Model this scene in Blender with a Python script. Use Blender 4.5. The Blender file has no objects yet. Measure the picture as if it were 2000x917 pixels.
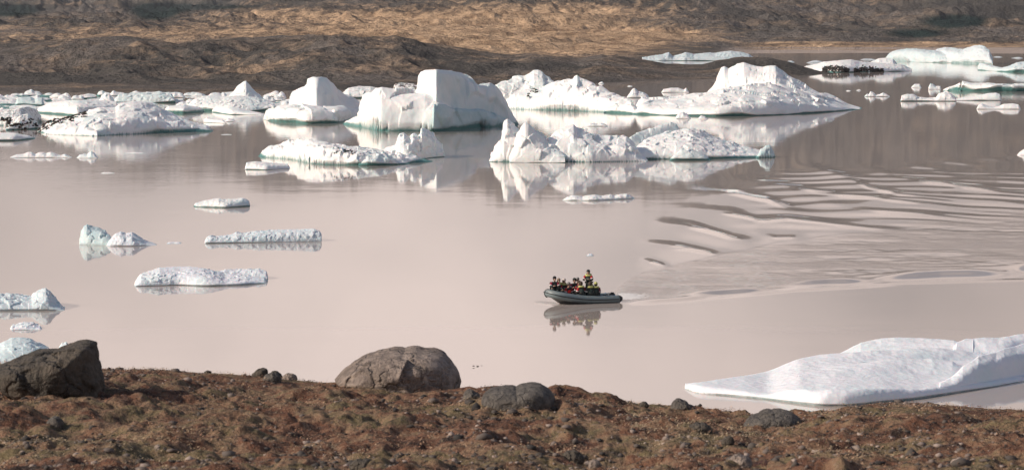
import bpy, bmesh, math, random
import numpy as np
from math import radians, sin, cos, tan, atan, pi

sc = bpy.context.scene
col = sc.collection
random.seed(7)

# ------------------------------------------------------------------ camera
F = 5600.0            # focal length in photo pixels (2000 px wide)
H = 19.4              # eye height above the lake
HORY = 30.0
TH = atan((458.5 - HORY) / F)
cam_d = bpy.data.cameras.new("camera")
cam = bpy.data.objects.new("camera", cam_d)
col.objects.link(cam)
cam_d.sensor_width = 36.0
cam_d.lens = F * 36.0 / 2000.0
cam_d.clip_start = 1.0
cam_d.clip_end = 40000.0
cam.location = (0, 0, H)
cam.rotation_euler = (pi / 2 - TH, 0, 0)
cam_d.dof.use_dof = True
cam_d.dof.focus_distance = 200.0
cam_d.dof.aperture_fstop = 5.6
sc.camera = cam

# ------------------------------------------------------------------ light
SUN_EL, SUN_AZ = radians(29), radians(-104)      # azimuth measured from +Y towards +X
w = bpy.data.worlds.new("World"); sc.world = w; w.use_nodes = True
nt = w.node_tree; nt.nodes.clear()
def N(tree, typ, **kw):
    n = tree.nodes.new(typ)
    for k, v in kw.items(): setattr(n, k, v)
    return n
out = N(nt, 'ShaderNodeOutputWorld'); bg = N(nt, 'ShaderNodeBackground')
bg.inputs['Strength'].default_value = 0.1
sky = N(nt, 'ShaderNodeTexSky', sky_type='NISHITA'); sky.sun_disc = False
sky.sun_elevation = SUN_EL; sky.sun_rotation = SUN_AZ
sky.air_density = 1.0; sky.dust_density = 1.5
geo = N(nt, 'ShaderNodeTexCoord')
sep = N(nt, 'ShaderNodeSeparateXYZ'); nt.links.new(geo.outputs['Generated'], sep.inputs[0])
mp = N(nt, 'ShaderNodeMapping'); mp.inputs['Scale'].default_value = (1, 1, 3.5)
nt.links.new(geo.outputs['Generated'], mp.inputs[0])
nz = N(nt, 'ShaderNodeTexNoise'); nz.inputs['Scale'].default_value = 5.0; nz.inputs['Detail'].default_value = 7; nz.inputs['Roughness'].default_value = 0.55
nt.links.new(mp.outputs[0], nz.inputs['Vector'])
# cloud bank: thick towards the horizon, broken higher up
ramp = N(nt, 'ShaderNodeMapRange'); ramp.inputs['From Min'].default_value = 0.12; ramp.inputs['From Max'].default_value = 0.34
ramp.inputs['To Min'].default_value = 0.62; ramp.inputs['To Max'].default_value = -0.12
nt.links.new(sep.outputs['Z'], ramp.inputs['Value'])
ad = N(nt, 'ShaderNodeMath', operation='ADD'); nt.links.new(nz.outputs['Fac'], ad.inputs[0]); nt.links.new(ramp.outputs[0], ad.inputs[1])
cm = N(nt, 'ShaderNodeMapRange', interpolation_type='SMOOTHSTEP'); cm.inputs['From Min'].default_value = 0.46; cm.inputs['From Max'].default_value = 0.68
nt.links.new(ad.outputs[0], cm.inputs['Value'])
# cloud tone: soft lighter and greyer patches
mp2 = N(nt, 'ShaderNodeMapping'); mp2.inputs['Scale'].default_value = (1, 1, 2.0); mp2.inputs['Location'].default_value = (3.3, 1.7, 0.4)
nt.links.new(geo.outputs['Generated'], mp2.inputs[0])
nz2 = N(nt, 'ShaderNodeTexNoise'); nz2.inputs['Scale'].default_value = 5.0; nz2.inputs['Detail'].default_value = 4
nt.links.new(mp2.outputs[0], nz2.inputs['Vector'])
cr = N(nt, 'ShaderNodeValToRGB')
cr.color_ramp.elements[0].position = 0.36; cr.color_ramp.elements[0].color = (5.3, 4.65, 4.45, 1)
cr.color_ramp.elements[1].position = 0.62; cr.color_ramp.elements[1].color = (10.2, 8.45, 7.75, 1)
nt.links.new(nz2.outputs['Fac'], cr.inputs[0])
mx = N(nt, 'ShaderNodeMix', data_type='RGBA')
cb = N(nt, 'ShaderNodeMapRange'); cb.inputs['From Min'].default_value = 0.07; cb.inputs['From Max'].default_value = 0.2; cb.inputs['To Min'].default_value = 0.92; cb.inputs['To Max'].default_value = 1.28
nt.links.new(sep.outputs['Z'], cb.inputs['Value'])
gdir = (sin(radians(-1.5)) * cos(radians(7.5)), cos(radians(-1.5)) * cos(radians(7.5)), sin(radians(7.5)))      # soft glow added to the cloud bank so the mid lake mirrors brighter
gd = N(nt, 'ShaderNodeVectorMath', operation='DOT_PRODUCT'); nt.links.new(geo.outputs['Generated'], gd.inputs[0]); gd.inputs[1].default_value = gdir
gm0 = N(nt, 'ShaderNodeMapRange', interpolation_type='SMOOTHSTEP'); gm0.inputs['From Min'].default_value = cos(radians(11)); gm0.inputs['From Max'].default_value = 1.0; gm0.inputs['To Min'].default_value = 0.83; gm0.inputs['To Max'].default_value = 1.17
nt.links.new(gd.outputs['Value'], gm0.inputs['Value'])
gmm = N(nt, 'ShaderNodeMath', operation='MULTIPLY'); nt.links.new(gm0.outputs[0], gmm.inputs[0]); nt.links.new(cb.outputs[0], gmm.inputs[1])
cbm = N(nt, 'ShaderNodeVectorMath', operation='SCALE'); nt.links.new(cr.outputs[0], cbm.inputs[0]); nt.links.new(gmm.outputs[0], cbm.inputs['Scale'])
nt.links.new(cm.outputs[0], mx.inputs['Factor']); nt.links.new(sky.outputs[0], mx.inputs['A']); nt.links.new(cbm.outputs[0], mx.inputs['B'])
nt.links.new(mx.outputs['Result'], bg.inputs['Color']); nt.links.new(bg.outputs[0], out.inputs[0])

sun_d = bpy.data.lights.new("sun", 'SUN'); sun = bpy.data.objects.new("sun", sun_d); col.objects.link(sun)
sun_d.energy = 4.4; sun_d.angle = radians(0.6); sun_d.color = (1.0, 0.87, 0.74)
sd = (sin(SUN_AZ) * cos(SUN_EL), cos(SUN_AZ) * cos(SUN_EL), sin(SUN_EL))
import mathutils
sun.rotation_euler = mathutils.Vector(sd).to_track_quat('Z', 'Y').to_euler()
sc.view_settings.view_transform = 'Standard'; sc.view_settings.look = 'None'
sc.view_settings.exposure = 0.0; sc.view_settings.gamma = 1.0
sc.cycles.max_bounces = 6
sc.cycles.use_denoising = True

# ------------------------------------------------------------------ projection helpers (photo pixels -> world)
def slope(py):
    b = (458.5 - np.asarray(py, float)) / F
    return (b * cos(TH) - sin(TH)) / (cos(TH) + b * sin(TH))
def wx(px, py, Y):
    b = (458.5 - np.asarray(py, float)) / F
    return (np.asarray(px, float) - 1000.0) / F * Y / (cos(TH) + b * sin(TH))
def yw(py, z=0.0):                     # distance of the level z seen at row py
    return (z - H) / slope(py)
def zat(py, Y): return H + slope(py) * Y
def wpt(px, py, z=0.0):
    Y = float(yw(py, z)); return (float(wx(px, py, Y)), Y, z)
def interp(x, pts):
    a = np.array(pts, float); return np.interp(x, a[:, 0], a[:, 1])

# ------------------------------------------------------------------ noise
def _h(ix, iy, iz, s):
    n = (ix.astype(np.int64) * 73856093) ^ (iy.astype(np.int64) * 19349663) ^ (iz.astype(np.int64) * 83492791) ^ (s * 2654435761)
    n = (n ^ (n >> 13)) * 1274126177 & 0xffffffff
    n = (n ^ (n >> 16)) * 2246822519 & 0xffffffff
    return ((n ^ (n >> 15)) & 0xffffff) / float(0xffffff)
def vnoise(x, y, z=0.0, s=0):
    x = np.asarray(x, float); y = np.asarray(y, float); z = np.zeros_like(x) + z
    ix, iy, iz = np.floor(x), np.floor(y), np.floor(z)
    fx, fy, fz = x - ix, y - iy, z - iz
    fx = fx * fx * fx * (fx * (fx * 6 - 15) + 10); fy = fy * fy * fy * (fy * (fy * 6 - 15) + 10); fz = fz * fz * (3 - 2 * fz)
    r = 0
    for dx in (0, 1):
        for dy in (0, 1):
            for dz in (0, 1):
                r = r + _h(ix + dx, iy + dy, iz + dz, s) * np.abs(1 - dx - fx) * np.abs(1 - dy - fy) * np.abs(1 - dz - fz)
    return r * 2 - 1
def fbm(x, y, z=0.0, o=4, s=0, g=0.5):
    r, a, f, t = 0, 1.0, 1.0, 0
    for i in range(o):
        r = r + a * vnoise(np.asarray(x) * f + 17.3 * i, np.asarray(y) * f + 5.1 * i, np.asarray(z) * f, s + i); t += a; a *= g; f *= 2.03
    return r / t * 1.6
def ridged(x, y, z=0.0, o=4, s=0, g=0.5):
    r, a, f, t = 0, 1.0, 1.0, 0
    for i in range(o):
        r = r + a * (1 - np.abs(vnoise(np.asarray(x) * f + 7.3 * i, np.asarray(y) * f + 9.1 * i, np.asarray(z) * f, s + i)) * 2); t += a; a *= g; f *= 2.03
    return r / t
def facet(x, y, z, s=0):               # broken planar faces: one random tilt per cell
    x, y, z = (np.asarray(v, float) for v in (x, y, z))
    best = np.full(x.shape, 9e9); val = np.zeros(x.shape)
    ix, iy, iz = np.floor(x), np.floor(y), np.floor(z)
    for dx in (-1, 0, 1):
        for dy in (-1, 0, 1):
            for dz in (-1, 0, 1):
                cx, cy, cz = ix + dx, iy + dy, iz + dz
                px_, py_, pz_ = cx + _h(cx, cy, cz, s), cy + _h(cx, cy, cz, s + 1), cz + _h(cx, cy, cz, s + 2)
                ex, ey, ez = x - px_, y - py_, z - pz_
                d = ex * ex + ey * ey + ez * ez
                v = (ex * (_h(cx, cy, cz, s + 3) - .5) + ey * (_h(cx, cy, cz, s + 4) - .5) + ez * (_h(cx, cy, cz, s + 5) - .5)) * 2 + (_h(cx, cy, cz, s + 6) - .5) * .5
                m = d < best; best = np.where(m, d, best); val = np.where(m, v, val)
    return val
def sstep(a, b, x):
    t = np.clip((np.asarray(x, float) - a) / (b - a), 0, 1); return t * t * (3 - 2 * t)

# ------------------------------------------------------------------ object helpers
def tag(o, label=None, cat=None, group=None, kind=None):
    if label: o['label'] = label
    if cat: o['category'] = cat
    if group: o['group'] = group
    if kind: o['kind'] = kind
    return o
def link(name, me, mat=None, parent=None, smooth=True):
    o = bpy.data.objects.new(name, me); col.objects.link(o)
    if mat is not None: me.materials.append(mat)
    if smooth and len(me.polygons): me.polygons.foreach_set('use_smooth', [True] * len(me.polygons))
    if parent is not None: o.parent = parent
    return o
def mesh_np(name, V, Fq, attrs=None):
    me = bpy.data.meshes.new(name)
    V = np.ascontiguousarray(V, dtype=np.float32); Fq = np.ascontiguousarray(Fq, dtype=np.int32)
    k = Fq.shape[1]
    me.vertices.add(len(V)); me.vertices.foreach_set('co', V.ravel())
    me.loops.add(Fq.size); me.loops.foreach_set('vertex_index', Fq.ravel())
    me.polygons.add(len(Fq)); me.polygons.foreach_set('loop_start', np.arange(0, Fq.size, k, dtype=np.int32))
    me.update(calc_edges=True)
    for n, a in (attrs or {}).items():
        at = me.attributes.new(n, 'FLOAT', 'POINT'); at.data.foreach_set('value', np.ascontiguousarray(a, dtype=np.float32).ravel())
    return me
def grid_faces(r, c):
    i = np.arange(r * c).reshape(r, c)
    return np.stack([i[:-1, :-1], i[:-1, 1:], i[1:, 1:], i[1:, :-1]], -1).reshape(-1, 4)
def gridmesh(name, X, Y, Z, attrs=None, drop=None):
    r, c = X.shape
    Fq = grid_faces(r, c)
    V = np.stack([X, Y, Z], -1).reshape(-1, 3)
    at = {k: v.ravel() for k, v in (attrs or {}).items()}
    if drop is not None:
        bad = drop.ravel(); Fq = Fq[~bad[Fq].all(1)]
        used = np.zeros(len(V), bool); used[Fq.ravel()] = True
        idx = np.cumsum(used) - 1; Fq = idx[Fq]; V = V[used]; at = {k: v[used] for k, v in at.items()}
    return mesh_np(name, V, Fq, at)

# ------------------------------------------------------------------ materials
def newmat(name):
    m = bpy.data.materials.new(name); m.use_nodes = True
    t = m.node_tree; b = t.nodes['Principled BSDF']; return m, t, b
def coord(t, scale=(1, 1, 1)):
    g = N(t, 'ShaderNodeNewGeometry'); m = N(t, 'ShaderNodeMapping'); m.inputs['Scale'].default_value = scale
    t.links.new(g.outputs['Position'], m.inputs[0]); return m.outputs[0]
def noise(t, vec, scale, detail=4, rough=0.55, w_=0.0):
    n = N(t, 'ShaderNodeTexNoise'); n.inputs['Scale'].default_value = scale; n.inputs['Detail'].default_value = detail; n.inputs['Roughness'].default_value = rough
    t.links.new(vec, n.inputs['Vector']); return n.outputs['Fac']
def rampc(t, fac, stops):
    r = N(t, 'ShaderNodeValToRGB'); e = r.color_ramp.elements
    while len(e) < len(stops): e.new(0.5)
    for i, (p, c) in enumerate(stops): e[i].position = p; e[i].color = (*c, 1)
    t.links.new(fac, r.inputs[0]); return r.outputs[0]
def mixc(t, fac, a, b, blend='MIX'):
    m = N(t, 'ShaderNodeMix', data_type='RGBA'); m.blend_type = blend
    for v, s in ((fac, 'Factor'), (a, 'A'), (b, 'B')):
        if isinstance(v, (int, float)): m.inputs[s].default_value = v
        elif isinstance(v, tuple): m.inputs[s].default_value = (*v, 1)
        else: t.links.new(v, m.inputs[s])
    return m.outputs['Result']
def mrange(t, v, a, b, c=0.0, d=1.0, smooth=True):
    m = N(t, 'ShaderNodeMapRange'); m.interpolation_type = 'SMOOTHSTEP' if smooth else 'LINEAR'
    for k, x in (('From Min', a), ('From Max', b), ('To Min', c), ('To Max', d)): m.inputs[k].default_value = x
    t.links.new(v, m.inputs['Value']); return m.outputs[0]
def math_(t, op, a, b=0.0):
    m = N(t, 'ShaderNodeMath', operation=op)
    for i, v in enumerate((a, b)):
        if isinstance(v, (int, float)): m.inputs[i].default_value = v
        else: t.links.new(v, m.inputs[i])
    return m.outputs[0]
def attr(t, name):
    a = N(t, 'ShaderNodeAttribute'); a.attribute_name = name; return a.outputs['Fac']
def bump(t, b, h, dist, strength=1.0, prev=None):
    n = N(t, 'ShaderNodeBump'); n.inputs['Distance'].default_value = dist; n.inputs['Strength'].default_value = strength
    t.links.new(h, n.inputs['Height'])
    if prev is not None: t.links.new(prev, n.inputs['Normal'])
    if b is not None: t.links.new(n.outputs[0], b.inputs['Normal'])
    return n.outputs[0]
def plain(name, c, rough=0.6, metal=0.0, var=0.15, sc_=12.0):
    m, t, b = newmat(name)
    n = noise(t, coord(t), sc_, 3)
    t.links.new(mixc(t, n, tuple(x * (1 - var) for x in c), tuple(min(1, x * (1 + var)) for x in c)), b.inputs['Base Color'])
    b.inputs['Roughness'].default_value = rough; b.inputs['Metallic'].default_value = metal
    return m

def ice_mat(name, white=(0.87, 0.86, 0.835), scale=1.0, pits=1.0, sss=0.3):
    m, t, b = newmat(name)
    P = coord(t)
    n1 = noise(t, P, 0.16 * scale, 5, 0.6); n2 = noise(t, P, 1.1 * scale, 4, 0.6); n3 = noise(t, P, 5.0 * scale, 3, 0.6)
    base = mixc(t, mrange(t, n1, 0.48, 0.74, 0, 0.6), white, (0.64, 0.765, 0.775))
    base = mixc(t, mrange(t, n2, 0.55, 0.78, 0, 0.22), base, (0.66, 0.74, 0.77))
    bl = attr(t, 'blue')
    bl = math_(t, 'MULTIPLY', bl, mrange(t, n2, 0.25, 0.6, 0.75, 1.0))
    base = mixc(t, mrange(t, bl, 0.0, 0.62, 0.0, 1.0, False), base, (0.46, 0.60, 0.61))
    tl = attr(t, 'teal')
    base = mixc(t, mrange(t, math_(t, 'ADD', tl, math_(t, 'MULTIPLY', math_(t, 'SUBTRACT', n2, 0.5), 0.7)), 0.15, 0.95), base, mixc(t, n1, (0.13, 0.29, 0.275), (0.05, 0.15, 0.145)))
    d = math_(t, 'MULTIPLY', attr(t, 'dirt'), mrange(t, math_(t, 'ADD', math_(t, 'MULTIPLY', n3, 0.4), n2), 0.62, 0.85, 0.0, 1.3))
    base = mixc(t, mrange(t, d, 0.0, 0.8), base, (0.10, 0.085, 0.07))
    t.links.new(base, b.inputs['Base Color'])
    b.inputs['Roughness'].default_value = 0.5
    b.inputs['IOR'].default_value = 1.31
    b.inputs['Subsurface Weight'].default_value = 0.5; b.inputs['Subsurface Radius'].default_value = (0.35, 0.75, 0.9); b.inputs['Subsurface Scale'].default_value = sss
    v = N(t, 'ShaderNodeTexVoronoi'); v.inputs['Scale'].default_value = 1.3 * scale; t.links.new(P, v.inputs['Vector'])
    hh = math_(t, 'ADD', math_(t, 'MULTIPLY', v.outputs['Distance'], 0.5), math_(t, 'MULTIPLY', n2, 0.8))
    hh = math_(t, 'ADD', hh, math_(t, 'MULTIPLY', n3, 0.16))
    bump(t, b, hh, 0.13 * pits / scale)
    return m
ICE = ice_mat('glacier_ice', pits=.55)
ICE_SMOOTH = ice_mat('smooth_glacier_ice', pits=.22, scale=.8)
ICE_NEAR = ice_mat('glacier_ice_near', (0.79, 0.805, 0.84), 1.6, 0.62, .12)
ICE_FAR_SHADED = ice_mat('glacier_ice_far_shaded', (0.60, 0.645, 0.67), 0.5, 1.3)  # cloud shadow and haze put into a greyer base colour

def rock_mat(name, c1, c2, lich=(0.30, 0.28, 0.25), sc_=1.0, lamt=0.5):
    m, t, b = newmat(name)
    o = N(t, 'ShaderNodeTexCoord'); P = o.outputs['Object']
    n1 = noise(t, P, 1.6 * sc_, 6, 0.65); n2 = noise(t, P, 7 * sc_, 5, 0.7); n3 = noise(t, P, 26 * sc_, 3, 0.6)
    base = rampc(t, n1, [(0.33, c1), (0.66, c2)])
    base = mixc(t, mrange(t, n2, 0.42, 0.62, 0, 0.55), base, tuple(x * 0.45 for x in c1))
    base = mixc(t, mrange(t, n3, 0.60, 0.70, 0, lamt), base, lich)
    base = mixc(t, mrange(t, noise(t, P, 4.3 * sc_, 5, 0.75), 0.60, 0.68, 0, lamt * 0.7), base, tuple(x * 0.8 for x in lich))
    t.links.new(base, b.inputs['Base Color']); b.inputs['Roughness'].default_value = 0.88
    v = N(t, 'ShaderNodeTexVoronoi'); v.feature = 'DISTANCE_TO_EDGE'; v.inputs['Scale'].default_value = 2.1 * sc_
    dist = N(t, 'ShaderNodeMix', data_type='VECTOR'); dist.inputs['Factor'].default_value = 0.35
    nn = N(t, 'ShaderNodeTexNoise'); nn.inputs['Scale'].default_value = 2.5 * sc_; nn.inputs['Detail'].default_value = 4
    t.links.new(P, nn.inputs['Vector']); t.links.new(P, dist.inputs['A']); t.links.new(nn.outputs['Color'], dist.inputs['B'])
    t.links.new(dist.outputs['Result'], v.inputs['Vector'])
    cr_ = mrange(t, v.outputs['Distance'], 0.0, 0.05, 0.0, 0.35)
    hh = math_(t, 'ADD', math_(t, 'ADD', n1, math_(t, 'MULTIPLY', n2, 0.55)), math_(t, 'ADD', cr_, math_(t, 'MULTIPLY', n3, 0.14)))
    bump(t, b, hh, 0.16 / sc_)
    return m
ROCK_DARK = rock_mat('dark_basalt', (0.045, 0.039, 0.031), (0.13, 0.105, 0.08), (0.24, 0.17, 0.13), 1.0, 0.3)
ROCK_MID = rock_mat('weathered_basalt', (0.18, 0.14, 0.115), (0.40, 0.32, 0.27), (0.38, 0.34, 0.30), 1.0, 0.45)
ROCK_GREY = rock_mat('grey_basalt', (0.08, 0.07, 0.062), (0.16, 0.14, 0.12), (0.28, 0.26, 0.23), 1.6, 0.5)

# ------------------------------------------------------------------ WATER
def lens(px, Y, pts, wpx, A, shape):
    """a wave crest drifting across the lake; pts in photo pixels, wpx its half thickness there"""
    xs = [p[0] for p in pts]
    yl = interp(px, [(p[0], float(yw(p[1]))) for p in pts])
    wv = wpx * yl * yl / (F * H)
    u = (Y - yl) / wv
    tu = (px - xs[0]) / (xs[-1] - xs[0])
    tp = sstep(-.12, .34, tu) * (1 - sstep(.66, 1.1, tu))
    e = np.exp(-u * u * 0.5)
    if shape == 'dark':                # steep far face, long gentle near face
        e = np.where(u > 0, e, np.exp(-(u / 2.6) ** 2 * 0.5))
        core = np.exp(-(u * 2.6) ** 2) * sstep(0.25, 0.45, (px - xs[0]) / (xs[-1] - xs[0])) * (1 - sstep(0.6, 0.8, (px - xs[0]) / (xs[-1] - xs[0])))
        return A * wv * tp * (e * 0.9) + .5 * A * wv * core
    return A * wv * tp * e
def wake(px, Y):
    z = np.zeros_like(Y)
    D = [([(1250, 509), (1275, 514), (1312, 524)], 3.2, .018),
         ([(1255, 476), (1330, 485), (1400, 500), (1440, 498)], 4.2, .020),
         ([(1285, 436), (1360, 448), (1430, 469), (1490, 476)], 4.6, .021),
         ([(1345, 409), (1430, 420), (1480, 437), (1540, 434), (1600, 440), (1700, 452), (1760, 450)], 4.6, .021),
         ([(1340, 376), (1440, 384), (1500, 397), (1550, 413), (1600, 418)], 5.0, .019),
         ([(1430, 352), (1500, 360), (1560, 373), (1600, 381), (1680, 390), (1800, 405), (1930, 416)], 4.4, .019),
         ([(1580, 328), (1640, 348), (1700, 372), (1760, 386), (1880, 397)], 4.6, .020),
         ([(1690, 330), (1750, 352), (1830, 362), (1960, 380), (2040, 384)], 4.2, .020),
         ([(1600, 400), (1660, 412), (1740, 420), (1840, 428), (1900, 428)], 4.2, .018),
         ([(1480, 462), (1520, 468), (1580, 466)], 3.2, .018),
         ([(1560, 436), (1640, 446), (1700, 451), (1780, 452)], 3.4, .016)]
    for pts, wd, A in D: z += lens(px, Y, pts, wd * 1.6, A * 2.1, 'dark')
    for pts, wd, A in ([([(1192, 583), (1205, 566), (1225, 548), (1250, 536), (1300, 523)], 1.1, .016), ([(1290, 527), (1350, 514), (1400, 503), (1470, 486)], 1.2, .016), ([(1440, 496), (1500, 480), (1560, 470)], 1.3, .016), ([(1530, 478), (1600, 466), (1700, 458)], 1.4, .016)]):
        z += lens(px, Y, pts, wd, A, 'dark')
    for pts in ([(1318, 489), (1350, 491), (1396, 499)], [(1345, 448), (1400, 459), (1450, 471)], [(1412, 420), (1450, 427), (1500, 438)], [(1485, 394), (1520, 399), (1545, 405)], [(1560, 372), (1600, 377), (1640, 381)]):
        z += lens(px, Y, pts, 1.5, .075, 'x')
    # bright lenses on the darker reflection of the hill
    B = [([(1585, 336), (1640, 346), (1735, 362)], 5.0, .020), ([(1700, 334), (1760, 344), (1870, 348)], 4.0, .022),
         ([(1770, 326), (1810, 330), (1850, 336)], 3.5, .024), ([(1825, 316), (1870, 320), (1910, 324)], 3.2, .022),
         ([(1900, 311), (1930, 312), (1965, 314)], 2.4, .022), ([(1710, 376), (1800, 386), (1900, 396), (2010, 402)], 3.4, .02),
         ([(1830, 350), (1920, 350), (2040, 354)], 3.0, .02), ([(1960, 306), (2000, 309), (2060, 312)], 2.4, .02),
         ([(1770, 362), (1880, 362), (2000, 368)], 3.0, .02)]
    for pts, wd, A in B: z += lens(px, Y, pts, wd, -A * .0, 'x') + lens(px, Y, [(p[0], p[1] - wd * .9) for p in pts], wd, A * .9, 'x')
    # near edge of the wake: steeper lenses that mirror the blue sky
    for pts, wd, A in [([(1235, 590), (1330, 584), (1400, 578)], 2.2, .06), ([(1320, 578), (1420, 571), (1510, 567)], 2.4, .10),
                       ([(1520, 559), (1620, 552), (1720, 550)], 2.7, .11), ([(1700, 546), (1840, 537), (1990, 534)], 3.2, .11),
                       ([(1400, 582), (1560, 566), (1760, 556)], 1.2, .035), ([(1560, 566), (1760, 552), (2060, 545)], 1.3, .035),
                       ([(1600, 548), (1700, 540), (1790, 533)], 1.8, .05), ([(1860, 531), (1930, 526), (2060, 520)], 2.4, .08),
                       ([(1440, 571), (1560, 563), (1650, 558)], 1.6, .04), ([(1970, 528), (2040, 525), (2120, 523)], 3, .1)]:
        z += lens(px, Y, pts, wd * 1.15, A * 2.4, 'x')
    # fine feathered crests towards the right
    py = HORY + F * H / Y
    m = sstep(1640, 1800, px) * sstep(372, 388, py) * (1 - sstep(425, 450, py))
    X = (px - 1000) / F * Y
    ph = (X * 0.5 + Y * 0.85) * 1.15 + 1.3 * fbm(X * .08, Y * .05, s=4)
    z += m * 0.034 * np.sin(ph) * (0.6 + 0.6 * vnoise(X * .1, Y * .06, s=9))
    m2 = sstep(1420, 1600, px) * sstep(322, 350, py) * (1 - sstep(440, 470, py))
    z += m2 * 0.026 * np.sin((X * 0.32 + Y * 0.95) * 0.62 + 2.2 * fbm(X * .05, Y * .03, s=14))
    return z
def top_edge(px): return interp(px, [(1190, 585), (1200, 572), (1215, 556), (1240, 540), (1300, 524), (1400, 502), (1500, 481), (1600, 466), (1700, 458), (1800, 436), (2000, 412), (2300, 400)])
def bot_edge(px): return interp(px, [(1190, 592), (1250, 589), (1300, 585), (1400, 577), (1500, 568), (1700, 548), (2000, 528), (2300, 515)])

a_cols = np.concatenate([np.linspace(-4, -.35, 30)[:-1], np.linspace(-.35, 0.02, 150)[:-1], np.linspace(.02, .24, 360)[:-1], np.linspace(.24, 4, 30)])
y_rows = np.concatenate([np.linspace(20, 120, 12)[:-1], np.linspace(120, 180, 90)[:-1], np.linspace(180, 440, 860)[:-1], np.geomspace(440, 3200, 220)])
A_, Yg = np.meshgrid(a_cols, y_rows)
PXg = A_ * F + 1000; PYg = HORY + F * H / Yg
Zg = wake(PXg, Yg) * (np.abs(A_) < .3)
jag = 5 * fbm(A_ * Yg * .15, Yg * .05, s=22, o=4) * sstep(1200, 1400, PXg)
inside = sstep(-8, 26, PYg + jag - top_edge(PXg)) * sstep(-2, 8, bot_edge(PXg) - PYg) * sstep(1192, 1215, PXg)
inside = np.clip(inside, 0, 1)
Xg = A_ * Yg
Zg += inside * (0.016 * fbm(Xg * .9, Yg * .6, s=21, o=3) + .035 * fbm(Xg * .28, Yg * .2, s=23, o=3))
# foam: churned water behind the stern, along the hull and in front of the bow
foam = .8 * sstep(1195, 1212, PXg) * (1 - sstep(1225, 1300, PXg)) * sstep(568, 576, PYg) * (1 - sstep(583, 589, PYg))
foam += 0.8 * np.exp(-((PYg - interp(PXg, [(1040, 590), (1060, 592), (1110, 597), (1160, 594), (1210, 589)])) / 2.0) ** 2) * sstep(1042, 1062, PXg) * (1 - sstep(1110, 1180, PXg))
foam += .35 * inside * (1 - sstep(1230, 1420, PXg)) + .3 * inside * np.clip(.5 + fbm(Xg * .1, Yg * .05, s=24, o=3), 0, 1) + .25 * inside * np.exp(-((PYg - top_edge(PXg) - 6) / 5) ** 2)
strk = np.clip(.55 + .9 * fbm(Xg * .05, Yg * .30, s=25, o=4) + .25 * fbm(Xg * .3, Yg * 1.0, s=26, o=2), 0.05, 1.3)
rough = np.clip(inside * strk + foam, 0, 1)
calm = np.clip(fbm(Xg * .012, Yg * .006, s=31) * .5 + .5, 0, 1)
wm, t, b = newmat('lake_water')
P = coord(t)
b.inputs['Base Color'].default_value = (0.41, 0.355, 0.32, 1)
b.inputs['IOR'].default_value = 1.333
rg = attr(t, 'rough'); fo = attr(t, 'foam')
fn = noise(t, P, 3.4, 6, 0.75)
ff = mrange(t, math_(t, 'ADD', math_(t, 'MULTIPLY', fo, 0.36), fn), 0.78, 0.92)
t.links.new(mixc(t, ff, (0.41, 0.355, 0.32), (0.78, 0.75, 0.72)), b.inputs['Base Color'])
t.links.new(math_(t, 'ADD', 0.038, math_(t, 'ADD', math_(t, 'MULTIPLY', rg, 0.035), math_(t, 'MULTIPLY', ff, 0.5))), b.inputs['Roughness'])
r1 = noise(t, coord(t, (0.7, 1.0, 1)), 0.8, 3, 0.5); r2 = noise(t, P, 0.12, 2, 0.5)
cal = attr(t, 'calm')
hgt = math_(t, 'ADD', math_(t, 'MULTIPLY', r1, mrange(t, cal, 0.35, 0.8, 0.001, 0.010)), math_(t, 'MULTIPLY', r2, 0.009))
rn = math_(t, 'MULTIPLY', rg, math_(t, 'MULTIPLY', noise(t, P, 1.1, 6, 0.7), 0.075))
bump(t, b, math_(t, 'ADD', hgt, rn), 1.0)
water = link('lake_water', gridmesh('lake_water', Xg, Yg, Zg, {'rough': rough, 'foam': foam, 'calm': calm}), wm)
tag(water, 'calm milky grey-brown glacier lake mirroring hills and bright cloud', kind='structure')

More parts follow.
